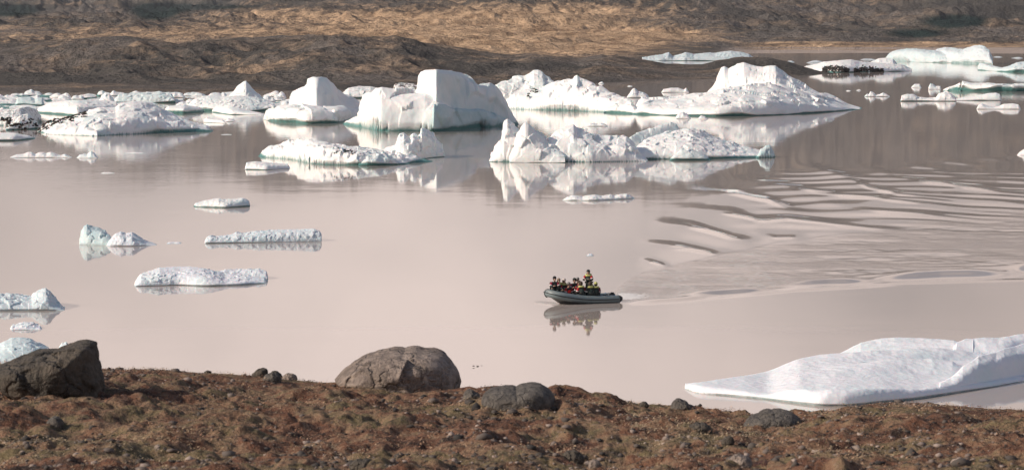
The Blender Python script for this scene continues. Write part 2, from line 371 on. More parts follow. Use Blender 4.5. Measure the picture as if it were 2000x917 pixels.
# ------------------------------------------------------------------ HILLS
def terrain_mat(name, s=1.0):
    m, t, b = newmat(name)
    P = coord(t)
    n1 = noise(t, P, 0.012 * s, 6, 0.65); n2 = noise(t, P, 0.06 * s, 6, 0.7); n3 = noise(t, P, 0.35 * s, 4, 0.7)
    g = attr(t, 'grass')  # dry grass; on the hills also painted sunlit and cloud-shaded ground
    gf = math_(t, 'ADD', g, math_(t, 'ADD', math_(t, 'MULTIPLY', math_(t, 'SUBTRACT', n2, 0.5), 1.9), math_(t, 'MULTIPLY', math_(t, 'SUBTRACT', n3, 0.5), 0.6)))
    gravel = rampc(t, n3, [(0.35, (0.065, 0.06, 0.055)), (0.65, (0.23, 0.20, 0.18))])
    gravel = mixc(t, mrange(t, n1, 0.4, 0.62), gravel, mixc(t, mrange(t, n2, 0.4, 0.62), (0.075, 0.064, 0.055), (0.34, 0.25, 0.18)))
    straw = rampc(t, n2, [(0.35, (0.24, 0.155, 0.095)), (0.62, (0.62, 0.43, 0.275))])
    gravel = mixc(t, mrange(t, noise(t, P, 0.005 * s, 5, 0.6), 0.42, 0.6), gravel, mixc(t, n3, (0.045, 0.043, 0.041), (0.12, 0.11, 0.10)))
    c = mixc(t, mrange(t, gf, 0.2, 1.15), gravel, straw)  # straw and gravel also carry sunlit and cloud-shaded hill ground in the colour
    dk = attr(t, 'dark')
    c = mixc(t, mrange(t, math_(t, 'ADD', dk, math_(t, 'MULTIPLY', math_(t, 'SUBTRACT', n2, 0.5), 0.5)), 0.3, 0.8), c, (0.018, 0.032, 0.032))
    sn = attr(t, 'sand')
    c = mixc(t, sn, c, mixc(t, n1, (0.42, 0.345, 0.30), (0.55, 0.45, 0.39)))
    t.links.new(c, b.inputs['Base Color']); b.inputs['Roughness'].default_value = 0.95
    b.inputs['Specular IOR Level'].default_value = 0.1
    hh = math_(t, 'ADD', n2, math_(t, 'MULTIPLY', n3, 0.3))
    bump(t, b, hh, 8.0 / s)
    return m
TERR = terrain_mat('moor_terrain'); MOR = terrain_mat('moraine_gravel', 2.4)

cols_px = [-900, 0, 350, 700, 1000, 1300, 1500, 1750, 2000, 2900]
rows_Y = [1080, 1200, 1300, 1500, 1800, 2200, 2800, 3400, 4200, 5500, 6600, 7400]
T = np.array([
 [126, 126, 126, 126, 127, 136, 140, 140, 140, 140],
 [118, 118, 117, 116, 118, 124, 130, 130, 130, 130],
 [107, 106, 104, 100, 104, 112, 118, 119, 119, 119],
 [ 92,  90,  88,  80,  86,  96, 101.8, 102.2, 101, 100],
 [ 76,  72,  68,  54,  65,  81,  86.5,  87,  84,  80],
 [ 64,  58,  50,  30,  38,  56,  64,  66,  62,  55],
 [ 56,  46,  40,   0, -12,   8,  16,  24,  22,  10],
 [ 60,  54,  46,   6, -60, -42, -34, -20, -25, -40],
 [ 28,  14,  10, -20,-120,-125,-120,-110,-120,-130],
 [-120,-150,-180,-205,-225,-240,-260,-290,-310,-310],
 [-175,-205,-240,-262,-275,-295,-320,-345,-360,-350],
 [-150,-170,-180,-190,-200,-220,-250,-270,-280,-280]], float)
cA = np.concatenate([np.linspace(-900, -60, 90)[:-1], np.linspace(-60, 2060, 1000)[:-1], np.linspace(2060, 2900, 90)])
rY = np.concatenate([np.geomspace(1080, 3000, 520)[:-1], np.geomspace(3000, 7400, 180)])
PX, YY = np.meshgrid(cA, rY)
def bilin(PX, YY):
    ci = np.clip(np.searchsorted(cols_px, cA) - 1, 0, len(cols_px) - 2); ri = np.clip(np.searchsorted(rows_Y, rY) - 1, 0, len(rows_Y) - 2)
    c0 = np.array(cols_px)[ci]; c1 = np.array(cols_px)[ci + 1]; r0 = np.array(rows_Y, float)[ri]; r1 = np.array(rows_Y, float)[ri + 1]
    u = ((cA - c0) / (c1 - c0))[None, :]; v = ((rY - r0) / (r1 - r0))[:, None]
    u = u * u * (3 - 2 * u)
    return (T[ri][:, ci] * (1 - u) + T[ri][:, ci + 1] * u) * (1 - v) + (T[ri + 1][:, ci] * (1 - u) + T[ri + 1][:, ci + 1] * u) * v
PYt = bilin(PX, YY)
X = (PX - 1000) / F * YY
Z = zat(PYt, YY)
amp = sstep(1500, 2000, YY) * (1 - sstep(1500, 1520, YY) * 0) * np.clip(YY / 2200, .6, 3.0)
amp = amp + (np.maximum(amp, sstep(1120, 1500, YY) * .6) - amp) * sstep(1360, 1060, PX)
warp = fbm(X * .004, YY * .003, s=50) * 60
Z = Z + 1.9 * amp * (5.0 * fbm((X + warp) / 170, YY / 200, s=1, o=5, g=.55) + 3.2 * (ridged((X + YY * .35 + warp) / 75, (YY - X * .2) / 95, s=7, o=4) - .45) + 2.0 * ridged((X + YY * .3) / 24, YY / 36, s=17, o=4))
Z += sstep(3600, 6000, YY) * 26 * (ridged(X / 380, YY / 700, s=40, o=4) - .4)
Z -= (1 - sstep(1380, 1480, YY)) * sstep(1350, 1480, PX) * 1.0
# where the land shows, in photo pixels
PYv = HORY - (Z - H) * F / YY
def blob(cx, cy, rx, ry): return np.exp(-(((PX - cx) / rx) ** 2 + ((PYv - cy) / ry) ** 2))
grass = .16 + .95 * blob(820, 60, 330, 38) + .9 * blob(1020, 60, 200, 45) + .8 * blob(1180, 85, 130, 22) + .55 * blob(300, 66, 330, 12) + .5 * blob(1150, 20, 160, 16) + .55 * blob(1330, 66, 160, 14) + .45 * blob(600, 28, 240, 12) + .3 * blob(80, 80, 200, 10) + .18 * blob(250, 48, 260, 10) + .25 * blob(1380, 8, 90, 6)  # dry grass colour; the blobs also paint in sunlit patches of hillside
grass += .7 * sstep(1400, 1520, PX) * sstep(78, 84, PYv) * (1 - sstep(91, 94, PYv))
grass = grass - .32 * sstep(1300, 1560, PX) * (PYv < 78)  # right hill darkened here: cloud shadow painted in as less straw
grass = np.where(YY > 3100, -.15, grass)
dark = .9 * blob(20, 22, 70, 14) + 1.0 * blob(305, 26, 50, 16) + .5 * blob(420, 14, 120, 9) + 1.0 * blob(1868, 42, 62, 13) + .8 * blob(1790, 66, 65, 9) + .35 * blob(1240, 45, 120, 16) + .36 * blob(1620, 40, 330, 34) + .34 * blob(230, 10, 380, 16) + .25 * blob(1450, 62, 120, 12)  # moss patches, plus cloud shadow painted broadly over the right hill
sand = sstep(1380, 1480, PX) * sstep(91.5, 94, PYv) * (YY < 2200) * .9
hill = link('hills', gridmesh('hills', X, YY, Z, {'grass': grass, 'dark': dark, 'sand': sand}), TERR)  # grass and dark also carry painted sunlight and cloud shadow
tag(hill, 'brown and straw coloured moraine hills rising behind the lake', kind='structure')

# middle moraine and its gravel spit
shore = [(-900, 182), (0, 181), (300, 180), (600, 177), (800, 174), (1000, 168), (1200, 161), (1400, 154), (1550, 148), (1632, 144.0)]
crest = [(-900, 92), (-300, 100), (0, 98), (60, 88), (125, 76), (250, 69), (350, 82), (430, 74), (530, 70), (600, 69), (670, 67), (720, 75), (775, 75), (850, 90), (900, 93),
         (1000, 107), (1040, 104), (1085, 110), (1130, 114), (1175, 105), (1230, 112), (1300, 124.5), (1370, 126), (1400, 118), (1450, 112), (1500, 114), (1540, 121), (1580, 134), (1615, 142.5), (1632, 144.0)]
pxm = np.concatenate([np.linspace(-900, -60, 60)[:-1], np.linspace(-60, 1631.5, 1150)])
ts = np.concatenate([np.linspace(-.12, 0, 6)[:-1], np.linspace(0, 1, 300)[:-1], np.linspace(1, 2.2, 60)])
PXm, Tm = np.meshgrid(pxm, ts)
Ys = yw(interp(PXm, shore)); dd = np.clip(interp(PXm, [(-900, 250), (900, 230), (1200, 150), (1450, 110), (1600, 40), (1632, 8)]), 5, 400)
Ym = Ys + Tm * dd
Yc = Ys + dd
zc = H + slope(interp(PXm, crest)) * Yc
tt = np.clip(Tm, 0, 1)
beach = interp(PXm, [(-900, .34), (300, .30), (800, .16), (1100, .1), (1632, .05)])
prof = np.where(tt < beach, tt / beach * .06, .06 + .94 * (1 - (1 - (tt - beach) / (1 - beach)) ** 1.35))
Zm = zc * prof
Zm = np.where(Tm > 1, zc * np.clip(1 - (Tm - 1) * 1.0, 0.0, 1) - 1.5 * np.clip(Tm - 1.2, 0, 1), Zm)
Zm = np.where(Tm < 0, Tm * 12, Zm)
Xm = (PXm - 1000) / F * Ym
en = sstep(beach * .5, beach * 1.6 + .1, tt) * (1 - .75 * sstep(.8, 1.0, tt)) * np.clip(zc / 12, .15, 1)
Zm += 1.5 * en * (2.1 * (ridged((Xm + Ym * .4) / 26, Ym / 38, s=60, o=4) - .5) + 1.5 * fbm(Xm / 45, Ym / 60, s=70, o=4) + .5 * fbm(Xm / 7, Ym / 9, s=71, o=3))
Zm += .10 * fbm(Xm / 3, Ym / 5, s=77, o=3) * (Tm > 0.02)
PYm = HORY - (Zm - H) * F / Ym
gm = .06 + .34 * np.exp(-((PXm - 450) / 480) ** 2 - ((PYm - 118) / 26) ** 2) - .10 + .12 * np.exp(-((PXm - 920) / 160) ** 2 - ((PYm - 118) / 14) ** 2)
gm -= .45 * (1 - sstep(.0, .12, prof)) + .35 * sstep(1000, 1250, PXm)
mor = link('moraine', gridmesh('moraine', Xm, Ym, Zm, {'grass': gm, 'dark': gm * 0, 'sand': gm * 0}), MOR)
tag(mor, 'dark gravel moraine ridge running out into a low spit', kind='structure')

# ------------------------------------------------------------------ ICEBERGS
ROCKBITS = rock_mat('ice_debris', (0.02, 0.018, 0.016), (0.06, 0.052, 0.045), (0.12, 0.11, 0.1), 0.6, 0.2)
bcount = [0]
def berg(name, label, cat, lumps, group=None, mat=None, seed=None, rows=None, step=1.0, lift=0.35, teal=1.0, disp=1.0, dirt=0.0, debris=(), fcs=1.0, smooth=None, fw=1.0, kk=.18):
    bcount[0] += 1; s = seed or bcount[0] * 11
    x0 = min(l['top'][0][0] for l in lumps) - 3; x1 = max(l['top'][-1][0] for l in lumps) + 3
    px = np.arange(x0, x1 + step, step)
    if smooth is None: smooth = int(np.clip(.11 * len(px), 4, 26))
    xw0 = (px - 1000) / F * float(yw(np.max([np.max(np.atleast_2d(l['yb'])[:, -1]) for l in lumps])))
    wobx = .6 * fbm(xw0 * .16, xw0 * 0, s=s, o=2)
    for l in lumps:
        l.setdefault('dep', 5.0); l.setdefault('back', l['dep'] if not isinstance(l['dep'], list) else 5.0); l.setdefault('e', .5); l.setdefault('r', (5.0 if isinstance(l['dep'], list) else l['dep']) * .35); l.setdefault('q', .8); l.setdefault('pb', 2.0)
        l.setdefault('blue', 0.0); l.setdefault('dirt', 0.0)
        def sm(v, k=None):
            k = k or smooth; kk_ = np.exp(-np.linspace(-2, 2, 2 * k + 1) ** 2); kk_ /= kk_.sum()
            return np.convolve(np.pad(v, k, mode='edge'), kk_, 'valid')
        def arr(v): return interp(px, v) if isinstance(v, list) else np.full(px.shape, float(v))
        uu = np.clip((px - l['top'][0][0]) / (l['top'][-1][0] - l['top'][0][0]), 0, 1)
        tpr = .25 + .75 * np.sin(uu * pi) ** .5
        if not isinstance(l['dep'], list): l['r'] = np.minimum(l['r'], l['dep'] * tpr * .9)
        l['depm'] = float(np.max(arr(l['dep']))); l['dep'] = arr(l['dep']) * (1 if isinstance(l['dep'], list) else tpr); l['back'] = arr(l['back']) * tpr
        yb = l['yb'] if isinstance(l['yb'], list) else [(0, l['yb'])]
        l['pyb'] = sm(interp(px, yb)); l['dep'] = sm(l['dep']); l['back'] = sm(l['back']); l['Yf'] = yw(l['pyb']) + wobx * min(1.0, l['depm'] * .15)
    Yf = np.min([l['Yf'] for l in lumps], 0)
    S = max(float(np.max(l['Yf'] - Yf + l['dep'] + l['back'])) for l in lumps) + 1.5
    nr = rows or int(np.clip(len(px) * .7, 40, 150))
    s_ = np.concatenate([np.linspace(-1.2, 0, 7)[:-1], S * np.linspace(0, 1, nr) ** 2.3])
    Yb = Yf[None, :] + s_[:, None]; PX = np.broadcast_to(px[None, :], Yb.shape)
    pyb = np.max([l['pyb'] for l in lumps], 0)[None, :]
    X = wx(PX, pyb, Yb)
    h = np.full(Yb.shape, -1.6); blue = np.zeros_like(h); dr = np.zeros_like(h)
    for k, l in enumerate(lumps):
        sd_ = Yb - l['Yf'][None, :]
        Yc = l['Yf'] + l['dep']
        hc = (H + slope(sm(interp(px, l['top']), l.get('st', 1))) * Yc)[None, :]
        px_in = np.minimum(px - l['top'][0][0], l['top'][-1][0] - px)[None, :]
        v = np.clip(sd_ / l['dep'], 0, 1)
        edge = np.sqrt(np.clip(1 - (1 - np.clip(sd_ / l['r'], 0, 1)) ** 2, 0, 1))
        up = l['e'] * edge + (1 - l['e']) * v ** l['q']
        bk = 1 - np.clip((sd_ - l['dep']) / l['back'], 0, 1) ** l['pb']
        hl = hc * np.where(sd_ < l['dep'], up, bk)
        hl = np.where(sd_ < 0, sd_ * 1.4, hl)
        hl = np.where(sd_ > l['dep'] + l['back'], -(sd_ - l['dep'] - l['back']) * .8, hl)
        hl = np.where(px_in < 0, np.minimum(hl, 0) + px_in * .25, hl)
        hl = np.maximum(hl, -1.6)
        new = hl > h
        blue = np.where(new, arr(l['blue'])[None, :], blue); dr = np.where(new, l['dirt'], dr)
        d_ = np.clip(.5 + .5 * (hl - h) / kk, 0, 1)
        h = h * (1 - d_) + hl * d_ + kk * d_ * (1 - d_) * (h > -1) * (hl > -1)
    hm = max(.3, float(h.max()))
    # broken faces and melt hollows
    P3 = (X, Yb, h)
    dX = np.gradient(X, axis=1); dYr = np.gradient(Yb, axis=0)
    Tu = np.stack([dX, np.gradient(Yb, axis=1), np.gradient(h, axis=1)], -1); Tv = np.stack([np.gradient(X, axis=0), dYr, np.gradient(h, axis=0)], -1)
    nrm = np.cross(Tu, Tv); nrm /= np.linalg.norm(nrm, axis=-1, keepdims=True) + 1e-9
    nrm[nrm[..., 2] < 0] *= -1
    fs = np.clip(hm * .42, .35, 3.2) * fcs
    dsp = fw * .21 * fs * facet(X / fs, Yb / fs / 1.2, h / fs, s) + .085 * fs * fbm(X / fs * .8, Yb / fs * .6, h / fs, o=5, s=s + 3, g=.58) + .015 * fs * ridged(X / fs * 2.3, Yb / fs * 1.7, h / fs * 2.3, o=3, s=s + 9)
    wgt = np.clip(h / (.22 * hm + .1), 0, 1) * (1 - .72 * sstep(.72, .97, h / hm)) * disp
    dsp = dsp * wgt
    V = np.stack([X, Yb, h], -1) + nrm * dsp[..., None]
    # undercut at the waterline
    gx = np.gradient(h, axis=0) / dYr
    lf = lift * np.clip(.85 + 1.3 * fbm(X * .11, Yb * .05, s=s + 5, o=3), .12, 2.0)
    cut = np.clip(1 - V[..., 2] / np.maximum(lf, .02), 0, 1) * (V[..., 2] > -1.55)
    V[..., 1] += np.where(gx > 0, 1, -1) * np.minimum(cut, 1) ** .5 * lf * 1.1
    wl = (1 - sstep(.3, 1.25, V[..., 2] / np.maximum(lf, .03))) * teal * min(1.0, lift / .16)
    steep = sstep(.9, .35, nrm[..., 2])
    bluev = np.clip(blue + .15 * steep * fbm(X * .2, Yb * .2, V[..., 2] * .3, s=s + 8, o=3), 0, .62)
    lowdirt = dirt * (1 - sstep(.3, 1.6, V[..., 2])) + dr
    me = gridmesh(name, V[..., 0], V[..., 1], V[..., 2], {'blue': bluev, 'teal': wl, 'dirt': np.clip(lowdirt, 0, 1)}, drop=(V[..., 2] < -1.45))
    o = link(name, me, mat or ICE)
    tag(o, label, cat, group)
    o['px_range'] = 0
    del o['px_range']
    if debris:
        rng = np.random.RandomState(s)
        for (pts, thick, n, dname, dlab) in debris:
            VV, FF = [], []; off = 0
            bi, bf = ICO1
            xs = rng.uniform(pts[0][0], pts[-1][0], n)
            pyl = interp(xs, pts) + rng.randn(n) * thick * .5
            PYall = HORY - (V[..., 2] - H) * F / V[..., 1]
            for q in range(n):
                ci = int(np.clip(round((xs[q] - x0) / step), 0, len(px) - 1))
                colpy = PYall[:, ci]
                cand = np.where((V[:, ci, 2] > 0))[0]
                if not len(cand): continue
                hit = cand[colpy[cand] <= pyl[q]]
                j = hit[0] if len(hit) else cand[np.argmin(colpy[cand])]
                j2 = j + (1 if j + 1 < V.shape[0] else 0); c = V[j, ci] + (V[j2, ci] - V[j, ci]) * rng.rand()
                rr = thick * c[1] / F * rng.uniform(.16, .5)
                sc3 = rng.uniform(.6, 1.5, 3) * rr; sc3[2] *= .7
                vv = bi * (1 + .25 * rng.randn(len(bi), 1)) * sc3 + c + np.array([0, 0, rr * .1])
                VV.append(vv); FF.append(bf + off); off += len(bi)
            if VV:
                dme = mesh_np(dname, np.concatenate(VV), np.concatenate(FF))
                do = link(dname, dme, ROCKBITS, o, smooth=False)
                tag(do, dlab, kind='stuff')
    return o
def ico(sub):
    bm = bmesh.new(); bmesh.ops.create_icosphere(bm, subdivisions=sub, radius=1)
    v = np.array([x.co[:] for x in bm.verts]); f = np.array([[q.index for q in p.verts] for p in bm.faces]); bm.free(); return v, f
ICO1 = ico(1); ICO2 = ico(2)
L = lambda top, yb, **k: dict(top=top, yb=yb, **k)

# -- the large bergs
berg('iceberg', 'tallest iceberg with rounded upright dome, smooth sides and deep teal waterline', 'iceberg', [
    L([(671, 241), (676, 236), (700, 228), (706, 208), (711, 192), (720, 183), (746, 173), (800, 176), (830, 178), (880, 200), (920, 230)],
      [(671, 243), (690, 247), (715, 251), (740, 257), (860, 257), (920, 250)], dep=7, e=.55, r=3.5, q=.6, back=16, dirt=.0),
    L([(806, 200), (813, 172), (816, 152), (822, 141), (831, 137), (852, 136), (882, 138), (902, 142), (914, 149), (924, 158), (934, 165), (946, 163), (957, 161), (970, 168), (981, 182), (990, 197), (998, 214), (1004, 228), (1013, 242)],
      [(806, 250), (852, 256), (862, 255), (900, 251), (960, 247), (1013, 243.5)], blue=[(850, 0), (862, .24), (930, .2), (1000, .3)], dep=6, e=.82, r=3.5, q=.7, back=16),  # bluer right of the prow: shade of the turned-away face painted in
    L([(845, 250), (848, 204), (870, 206), (900, 212), (945, 214), (975, 226), (1000, 240), (1010, 244)],
      [(845, 258), (860, 257), (900, 253), (960, 248.5), (1013, 244)], dep=2.4, e=.8, r=1.4, q=.6, back=4, blue=.62)],
    lift=.8, disp=.6, fcs=1.5, mat=ICE_SMOOTH, smooth=6)
berg('iceberg', 'humped iceberg with a notched round summit, left of the tallest one', 'iceberg', [
    L([(515, 228), (519, 215), (545, 207), (575, 205), (620, 208), (700, 212), (722, 222)], [(515, 233), (540, 239), (600, 242), (660, 241), (722, 231)], dep=7, e=.7, r=2, back=14, dirt=.12),
    L([(560, 212), (568, 192), (575, 180), (588, 170), (599, 164), (601, 154), (612, 150.5), (628, 150), (640, 153), (652, 163), (664, 175), (680, 187), (698, 197), (712, 206), (722, 214)],
      [(560, 232), (620, 238), (722, 226)], dep=9, e=.45, r=3, q=.6, back=14)], lift=.6, dirt=.15, disp=.6, fcs=1.4, mat=ICE_SMOOTH)
berg('iceberg', 'huge white pyramid iceberg with a fluted tower and long snowy right slope', 'iceberg', [
    L([(1378, 185), (1390, 170), (1400, 150), (1408, 132), (1414, 129), (1422, 134), (1430, 130), (1440, 124), (1452, 122), (1458, 124), (1466, 127), (1476, 129), (1490, 130), (1500, 128.5), (1514, 128), (1524, 137), (1535, 147), (1560, 160), (1580, 171), (1625, 189), (1658, 203), (1682, 211)],
      [(1378, 205), (1500, 210), (1600, 212), (1682, 212.5)], dep=14, e=.5, r=3, q=.8, back=16),
    L([(1236, 220), (1244, 203), (1252, 192), (1262, 190.5), (1300, 190), (1340, 186), (1378, 180), (1400, 176), (1450, 167), (1500, 165), (1540, 172), (1580, 180), (1625, 193), (1658, 205), (1683, 212)],
      [(1236, 223), (1310, 225.5), (1400, 227.5), (1500, 226), (1600, 220.5), (1683, 213.5)], st=14, dep=24, e=.34, r=2.4, q=.75, back=18)],
    lift=.4, disp=.7, fcs=.9, smooth=22)
berg('iceberg', 'broad white iceberg with a small pointed peak, right of the tallest one', 'iceberg', [
    L([(985, 205), (992, 190), (1005, 180), (1030, 176), (1060, 173), (1085, 159), (1100, 155), (1118, 154), (1123, 148), (1127, 146), (1132, 151), (1145, 158), (1162, 165), (1190, 178), (1215, 190), (1232, 197), (1243, 210)],
      [(985, 212), (1060, 215), (1120, 217), (1243, 222)], dep=11, e=.42, r=2.4, q=.75, back=14),
    L([(1180, 212), (1190, 203), (1210, 201), (1232, 202), (1243, 212)], [(1180, 220), (1243, 223)], dep=4, e=.8, r=1.5)],
    lift=.35, disp=.8, fcs=.9, debris=[([(1029, 196), (1033, 184), (1038, 176), (1044, 174), (1050, 182)], 5, 40, 'rock_debris', 'dark stones in a vertical seam')])
berg('iceberg', 'crumbly bluish iceberg behind the broad one with pointed peak', 'iceberg', [
    L([(962, 172), (970, 163), (985, 158), (1000, 154), (1012, 147), (1024, 147), (1034, 142), (1042, 137), (1051, 136), (1060, 140), (1067, 150), (1076, 156), (1082, 164), (1086, 178)], 197, dep=8, e=.5, r=3, blue=.12)],
    disp=1.3, fcs=.7)
berg('iceberg', 'spiky iceberg with twin pinnacles, in front of the broad one with small peak', 'iceberg', [
    L([(955, 315), (962, 298), (972, 280), (982, 268), (983, 255), (981, 246), (985, 236), (991, 232), (998, 238), (1006, 247), (1018, 256), (1030, 270), (1040, 290)], [(955, 316), (1000, 316), (1040, 316)], dep=5, e=.6, r=2.5, q=.7, back=7),
    L([(996, 305), (1004, 285), (1012, 262), (1018, 248), (1026, 240), (1032, 242), (1042, 253), (1060, 268), (1076, 284), (1092, 292), (1104, 303)], [(996, 317), (1104, 318)], dep=3.2, e=.35, r=2.5, q=.7, back=7),
    L([(1066, 280), (1078, 263), (1092, 254), (1110, 246), (1120, 243), (1127, 249), (1145, 255), (1160, 263), (1180, 268), (1195, 268), (1205, 266), (1222, 268), (1232, 276), (1240, 285), (1252, 300), (1266, 314)],
      [(1060, 316), (1150, 317), (1266, 315)], dep=7, e=.4, r=2, q=.75, back=10)], lift=.22, disp=.9, fcs=.8)
berg('iceberg', 'low snowy iceberg with tilted slab and teal wedge at its right end', 'iceberg', [
    L([(1226, 280), (1229, 270), (1240, 262), (1265, 253), (1292, 243), (1310, 238), (1320, 241), (1328, 252), (1332, 266)], [(1226, 305), (1332, 300)], dep=3, e=.6, r=2, back=5, blue=.2),
    L([(1236, 292), (1262, 272), (1300, 258), (1335, 252), (1352, 251), (1370, 256), (1398, 268), (1420, 276), (1440, 284), (1462, 288), (1482, 292), (1500, 298), (1521, 306)],
      [(1236, 312), (1400, 310), (1521, 307)], dep=13, e=.3, r=2, q=.75, back=8),
    L([(1308, 312), (1318, 300), (1332, 292), (1352, 291), (1370, 299), (1388, 311)], [(1308, 313.5), (1388, 313)], dep=2, e=.6, r=1.4, back=3, blue=.25),
    L([(1478, 306), (1486, 292), (1496, 284), (1503, 283), (1509, 291), (1513, 305)], [(1478, 309), (1513, 308)], dep=2, e=.5, r=1.3, back=3, blue=.5)],
    lift=.2, disp=.75, fcs=.7)
berg('iceberg', 'wide low white berg with a dark stripe of rock on its left flank', 'iceberg', [
    L([(74, 254), (84, 246), (100, 240), (124, 233), (150, 226), (172, 219), (196, 211), (226, 209), (232, 205), (242, 201), (262, 197.5), (286, 199), (304, 204), (320, 214), (346, 226), (372, 236), (404, 245), (416, 254)],
      [(74, 258), (110, 263), (150, 264.5), (200, 264.5), (236, 263), (300, 260.5), (416, 257)], dep=17, e=.34, r=2.2, q=.75, back=10, st=3),
    L([(180, 262), (188, 253), (202, 250), (222, 251), (232, 258), (236, 263)], [(180, 266), (236, 263)], dep=2.2, e=.8, r=1.4, blue=.3),
    L([(222, 258), (226, 249), (238, 246), (250, 249), (253, 258)], [(222, 263), (253, 261)], dep=2, e=.8, r=1.2, blue=.15),
    L([(330, 252), (334, 241), (350, 236), (372, 240), (395, 247), (412, 254)], [(330, 259), (412, 257)], dep=3.5, e=.5, r=2),
    L([(90, 258), (110, 247), (140, 243), (170, 245), (190, 256)], [(90, 262), (190, 266)], dep=4, e=.6, r=2.4)],
    lift=.4, disp=.8, fcs=1.0, smooth=24, debris=[([(76, 254), (95, 243), (112, 237), (130, 231), (150, 225), (170, 219)], 7, 190, 'rock_debris', 'dark rock stripe slanting up the ice')])
berg('iceberg', 'flat white slab behind the rock striped low berg at the left', 'iceberg', [
    L([(70, 216), (80, 208), (100, 201), (130, 196.5), (170, 195), (212, 197), (228, 199), (232, 212)], [(70, 220), (150, 226), (232, 222)], dep=10, e=.5, r=2, back=10)], disp=.5)
berg('ice_floe', 'long white floe with caves along its waterline and a dark crack', 'ice floe', [
    L([(503, 307), (508, 302), (516, 294), (524, 287), (545, 281), (565, 276), (590, 272), (620, 274), (650, 280), (680, 286), (715, 290), (742, 294), (785, 301), (830, 310), (846, 315)],
      [(503, 306), (540, 309), (575, 312), (600, 319), (640, 322), (700, 323.5), (760, 321), (846, 316)], dep=8, e=.6, r=2, q=.6, back=7),
    L([(700, 320), (720, 306), (740, 301), (765, 303), (775, 313), (800, 318)], [(700, 324), (740, 324), (800, 320)], dep=2, e=.5, r=1, back=3, blue=.15)],
    lift=.4, disp=1.5, fcs=.9, debris=[([(652, 298), (665, 294), (685, 297), (705, 300)], 5, 36, 'rock_debris', 'dark gravel caught in the crack')])
berg('ice_floe', 'jumbled pile of ice knobs on a thin floe behind the caved one', 'ice floe', [
    L([(735, 298), (755, 289), (773, 283), (778, 268), (781, 261), (789, 259), (795, 264), (801, 268), (806, 261), (812, 260), (818, 266), (822, 262), (823, 250), (829, 250), (838, 254), (848, 260), (852, 272), (862, 281), (867, 293), (868, 299)],
      [(735, 311), (800, 312), (868, 306)], dep=5, e=.6, r=1.6, back=4)], lift=.12, disp=1.1, fcs=.5)
berg('ice_floe', 'thin wedge floe tucked at the left tip of the caved floe', 'ice floe', [
    L([(479, 327), (482, 317), (500, 315), (520, 317), (545, 319), (562, 320), (566, 326)], [(479, 331), (520, 332), (566, 329)], dep=3.5, e=.6, r=1, back=4)], lift=.15, disp=.6)
berg('iceberg', 'gravelly blue-white ice heap at the left edge, beside the rock stripe', 'iceberg', [
    L([(-70, 228), (-30, 215), (0, 214), (30, 212), (55, 208), (72, 214), (80, 226)], [(-70, 245), (40, 246), (80, 238)], dep=9, e=.4, r=2, dirt=.35),
    L([(12, 250), (28, 238), (40, 225), (55, 222), (66, 230), (76, 244)], [(12, 255), (76, 252)], dep=4, e=.5, r=1.5, dirt=.3)],
    disp=1.3, fcs=.5, debris=[([(2, 246), (20, 242), (36, 247), (60, 238), (72, 240)], 8, 60, 'rock_debris', 'black grit at the foot of the ice')])
berg('ice_floe', 'rounded flat floe touching the left edge below the gravelly heap', 'ice floe', [
    L([(-60, 262), (0, 259), (30, 259.5), (45, 263), (55, 264), (68, 269)], [(-60, 276), (30, 275), (68, 271)], dep=7, e=.75, r=1.6, back=5)], lift=.25, disp=.35)
berg('iceberg', 'sharp blue-white pyramid rising from the crowded ice field', 'iceberg', [
    L([(428, 200), (446, 190), (455, 181), (466, 168), (476, 159), (481, 157.5), (485, 163), (492, 172), (502, 181), (512, 190), (530, 198)], [(428, 207), (530, 207)], dep=7, e=.3, r=2, q=.8, blue=.1)], disp=.6)
berg('iceberg', 'low pale hump spread in front of the sharp field pyramid', 'iceberg', [
    L([(360, 214), (372, 200), (384, 192), (410, 187), (440, 188), (470, 187), (500, 190), (522, 196), (548, 206), (552, 213)], [(360, 216), (450, 218), (552, 217)], dep=10, e=.35, r=2, blue=.12)], disp=.9, fcs=.7)
berg('iceberg', 'glassy blue rounded berg at the back of the left field', 'iceberg', [
    L([(30, 202), (34, 193), (42, 189), (60, 189), (68, 193), (74, 190), (82, 191), (86, 202)], 206, dep=5, e=.6, r=2, blue=.42)], disp=.5)
berg('iceberg', 'long blue faced ridge of ice along the back of the field', 'iceberg', [
    L([(222, 194), (232, 185), (250, 182), (270, 180), (296, 180), (312, 178), (318, 180), (334, 184), (340, 190), (342, 197)], 201, dep=6, e=.6, r=2, blue=.3)], disp=.9)
berg('ice_floe', 'small jagged white block standing between ridge and flat slab', 'ice floe', [
    L([(194, 200), (199, 186), (206, 180), (214, 181), (218, 190), (224, 198)], 203, dep=3, e=.6, r=1.5)], disp=.8)
berg('ice_floe', 'curved smooth floe in front of the pale hump', 'ice floe', [
    L([(415, 214), (425, 208), (445, 208), (466, 210), (486, 216), (508, 220), (516, 223)], [(415, 219), (450, 224), (516, 225)], dep=6, e=.55, r=1.5)], lift=.3, disp=.3)
berg('ice_floe', 'flat creamy floe with teal underside right of the wide low berg', 'ice floe', [
    L([(318, 216), (330, 207), (360, 205), (390, 209), (398, 216)], [(318, 221), (360, 222), (398, 219)], dep=6, e=.6, r=1.4)], lift=.4, disp=.4)
berg('ice_floe', 'small white floe beside the right tip of the wide low berg', 'ice floe', [
    L([(398, 234), (404, 229), (416, 231), (434, 233), (440, 238)], [(398, 239), (440, 241)], dep=3, e=.6, r=1)], lift=.12, disp=.6)
berg('ice_floe', 'dirty-topped low berg between the humped and tallest icebergs', 'ice floe', [
    L([(664, 186), (680, 172), (700, 168), (725, 169), (742, 173), (748, 186)], 192, dep=6, e=.5, r=2, dirt=.25)], disp=.8)
